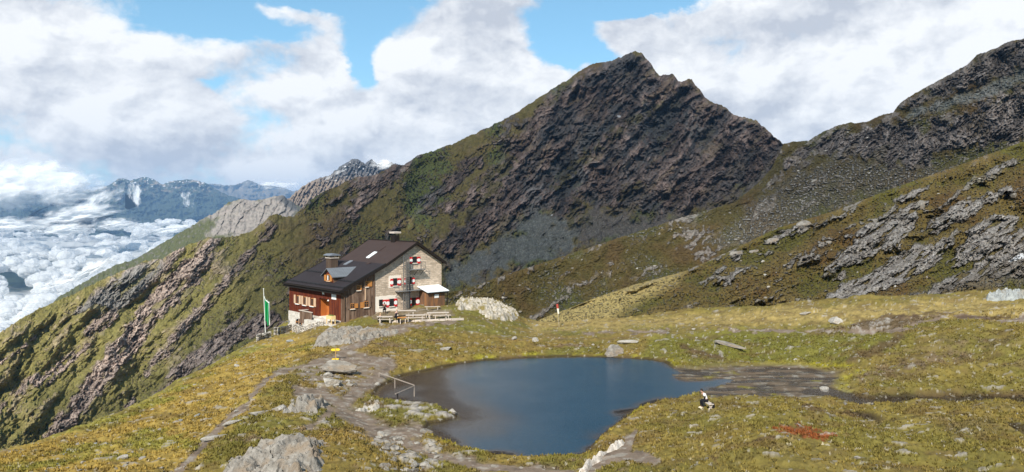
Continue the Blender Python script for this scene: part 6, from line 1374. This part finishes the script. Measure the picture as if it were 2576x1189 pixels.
# dry stone walls by the hut
M_DRY = [rock_mat('dry_stone_' + str(i), tuple(k * f for k in (.34, .31, .27)), tuple(k * f for k in (.46, .43, .39)), tuple(k * f for k in (.38, .32, .25)), 3) for i, f in ((0, .7), (1, 1.1), (2, 1.3))]
def drystone(pts, h0, h1, th, label, seed):
    mb = MB(); r = random.Random(seed); P_ = [Vector((p[0], p[1], 0)) for p in pts]
    for i in range(len(P_) - 1):
        a, b = P_[i], P_[i + 1]; L = (b - a).length; d = (b - a) / L; nrm = Vector((-d.y, d.x, 0)); x_ = 0
        while x_ < L:
            w = r.uniform(.28, .55); c = a + d * (x_ + w / 2); g0 = gz(c.x, c.y); f = (i + x_ / L) / (len(P_) - 1); hh = h0 + (h1 - h0) * f; z_ = g0 - .4
            while z_ < g0 + hh:
                q_ = r.uniform(.16, .28); cc = c + nrm * r.uniform(-.06, .06); mb.ball((cc.x, cc.y, z_ + q_ / 2), (w * .58, th * .5 + .05, q_ * .62), r.choice(M_DRY), 1, .16, r.randrange(9999)); z_ += q_
            x_ += w
    c = P_[0]; g0 = gz(c.x, c.y)
    for k in range(len(mb.v)): a = mb.v[k]; mb.v[k] = (a[0] - c.x, a[1] - c.y, a[2] - g0)
    o = mb.build('dry_stone_wall', None, False, (c.x, c.y, g0)); return tag(o, label, 'stone wall')
Z3 = lambda x, y: (1020 + x / 3.9625, 1100 + y / 3.9625)
def gh(x, y, z): p = at(*Z3(x, y), z); return (p.x, p.y)
drystone([gh(605, 950, -.9), gh(800, 945, -.4), gh(960, 900, .3), gh(1080, 850, .9)], 1.0, .35, .6, 'dry stone retaining wall of grey blocks below the hut entrance', 3)
drystone([gh(295, 955, -1.2), gh(430, 925, -1.0), gh(560, 880, -.9)], .95, .8, .7, 'low dry stone wall between flagpole and hut corner', 5)
drystone([gh(35, 1110, -1.2), gh(130, 1055, -1.1), gh(240, 1010, -1.0)], .75, .6, .7, 'low dry stone wall at the foot of the flagpole', 7)

# ------------------------------------------------------------------ boulders on the hillside, trees below the spur
def on(G, u_, v_):
    U_, V_, X, Y, Zz = G; j = int(np.argmin(np.abs(U_[0] - u_))); i = int(np.argmax(V_[:, j] <= v_)); return Vector((X[i, j], Y[i, j], Zz[i, j]))
def hill(px, py, wu, label, m=M_RKP, asp=.5, group=None, rz=R(30), seed=1, G=None):
    P_ = on(G or GC, px / 4, py / 4); w = wu * P_.y / F; o = boulder(0, 0, w, w * .6, w * asp, label, m, seed, rz, (0, R(-12)), 'boulder', group, .15, P_, 3); return o
def zr(x, y): return 2800 + x / .9907, 100 + y / .9907
for i, (x_, y_, w, asp, lab) in enumerate(((145, 915, 12, .7, 'rounded pale boulder on the hillside above the yellow hump'), (285, 860, 14, .35, 'long pale rock low on the hillside left of the big slabs'), (420, 795, 16, .4, 'double pale rock halfway up the hillside'), (455, 625, 7, .6, 'pale block in the rubble below the col'), (880, 725, 12, .8, 'upright pale block at the top of the upper slab'), (510, 865, 8, .4, 'small white rock between the slabs on the hillside'), (1245, 680, 7, .7, 'white block near the top right of the slabs'), (215, 900, 9, .4, 'flat pale rock right of the rounded hillside boulder'))):
    hill(*zr(x_, y_), w, lab, M_RK, asp, None, R(25), i + 2, GB if i == 3 else GC)
rr = random.Random(11)
for k in range(60):
    a = rr.uniform(560, 1015); c0 = np.interp(a, [p[0] for p in CREST_C], [p[1] for p in CREST_C]); b = c0 + rr.uniform(8, 110)
    if b > 300: continue
    hill(a * 4, b * 4, rr.uniform(1.5, 4.5), 'small pale boulder on the grassy hillside', rr.choice((M_RKP, M_RK)), rr.uniform(.35, .7), 'small boulders on the hillside', R(rr.uniform(0, 60)), k)
for k in range(70):
    a = rr.uniform(470, 900); c0 = np.interp(a, [p[0] for p in CREST_B], [p[1] for p in CREST_B]); b = c0 + rr.uniform(8, 75)
    hill(a * 4, b * 4, rr.uniform(1.2, 3.6), 'small boulder in the rubble slope below the peak', rr.choice((M_RKP, M_RK)), rr.uniform(.4, .7), 'small boulders below the peak', R(rr.uniform(0, 60)), k, GB)
# conifers
def conifer(seed):
    r = random.Random(seed); t = empty('conifer_tree', (0, 0, 0)); MB().tube([(0, 0, -.4), (0, 0, 3.0)], [.14, .04], M_DARKWOOD, 6).build('trunk', t)
    c = MB(); m = simple('dark_needles', (.014, .026, .012), .95, .1, 0, .5, 4)
    for k in range(11):
        z_ = .25 + k * .28; rad = (1.15 - k * .095) * r.uniform(.85, 1.1)
        for a in range(9):
            an = a * 2 * math.pi / 9 + r.uniform(-.3, .3) + k; L = rad * r.uniform(.7, 1.15); d = Vector((math.cos(an), math.sin(an), 0)); s = Vector((-d.y, d.x, 0)) * .28 * (1 - k * .05)
            a0 = Vector((0, 0, z_ + .25)); a1 = d * L * .6 + Vector((0, 0, z_ + .10)); a2 = d * L + Vector((0, 0, z_ - .12)); c.add([a0 + s * .5, a0 - s * .5, a1 - s, a2, a1 + s, a1 + Vector((0, 0, -.16))], [(0, 1, 2, 3, 4), (1, 2, 5), (2, 3, 5), (3, 4, 5), (4, 0, 5), (0, 1, 5)], m)
    c.build('crown', t); return t
protos = [conifer(1), conifer(2)]; used = [0, 0]
spots = [(8, 415), (14, 428), (3, 436), (20, 440), (26, 431), (32, 437), (10, 446), (18, 450), (30, 446), (38, 433), (6, 425), (23, 421), (2, 410), (12, 405), (27, 412), (36, 424), (43, 440), (16, 418), (5, 443), (33, 428), (12, 436), (40, 428), (46, 432), (8, 432), (29, 440), (14, 366), (17, 371), (36, 402), (39, 398), (37, 407), (44, 412), (20, 395), (9, 392), (3, 400), (25, 402), (53, 420), (30, 385), (2, 448), (22, 446), (15, 443), (35, 441), (26, 448), (11, 421), (19, 430), (7, 439), (31, 433), (22, 436), (3, 420), (0, 428), (48, 426), (28, 424), (41, 419)]
for i, (a, b) in enumerate(spots):
    k = i % 2; o = protos[k] if not used[k] else copy_tree(protos[k]); used[k] = 1; P_ = on(GA, a + rr.uniform(-2, 2), b + rr.uniform(-2, 2)); s = rr.uniform(.7, 1.35); o.location = P_; o.scale = (s, s, s * rr.uniform(.9, 1.3)); o.rotation_euler = (0, 0, rr.uniform(0, 6))
    tag(o, 'dark conifer on the steep slope in the lower left corner', 'tree', 'conifers on the lower left slope')
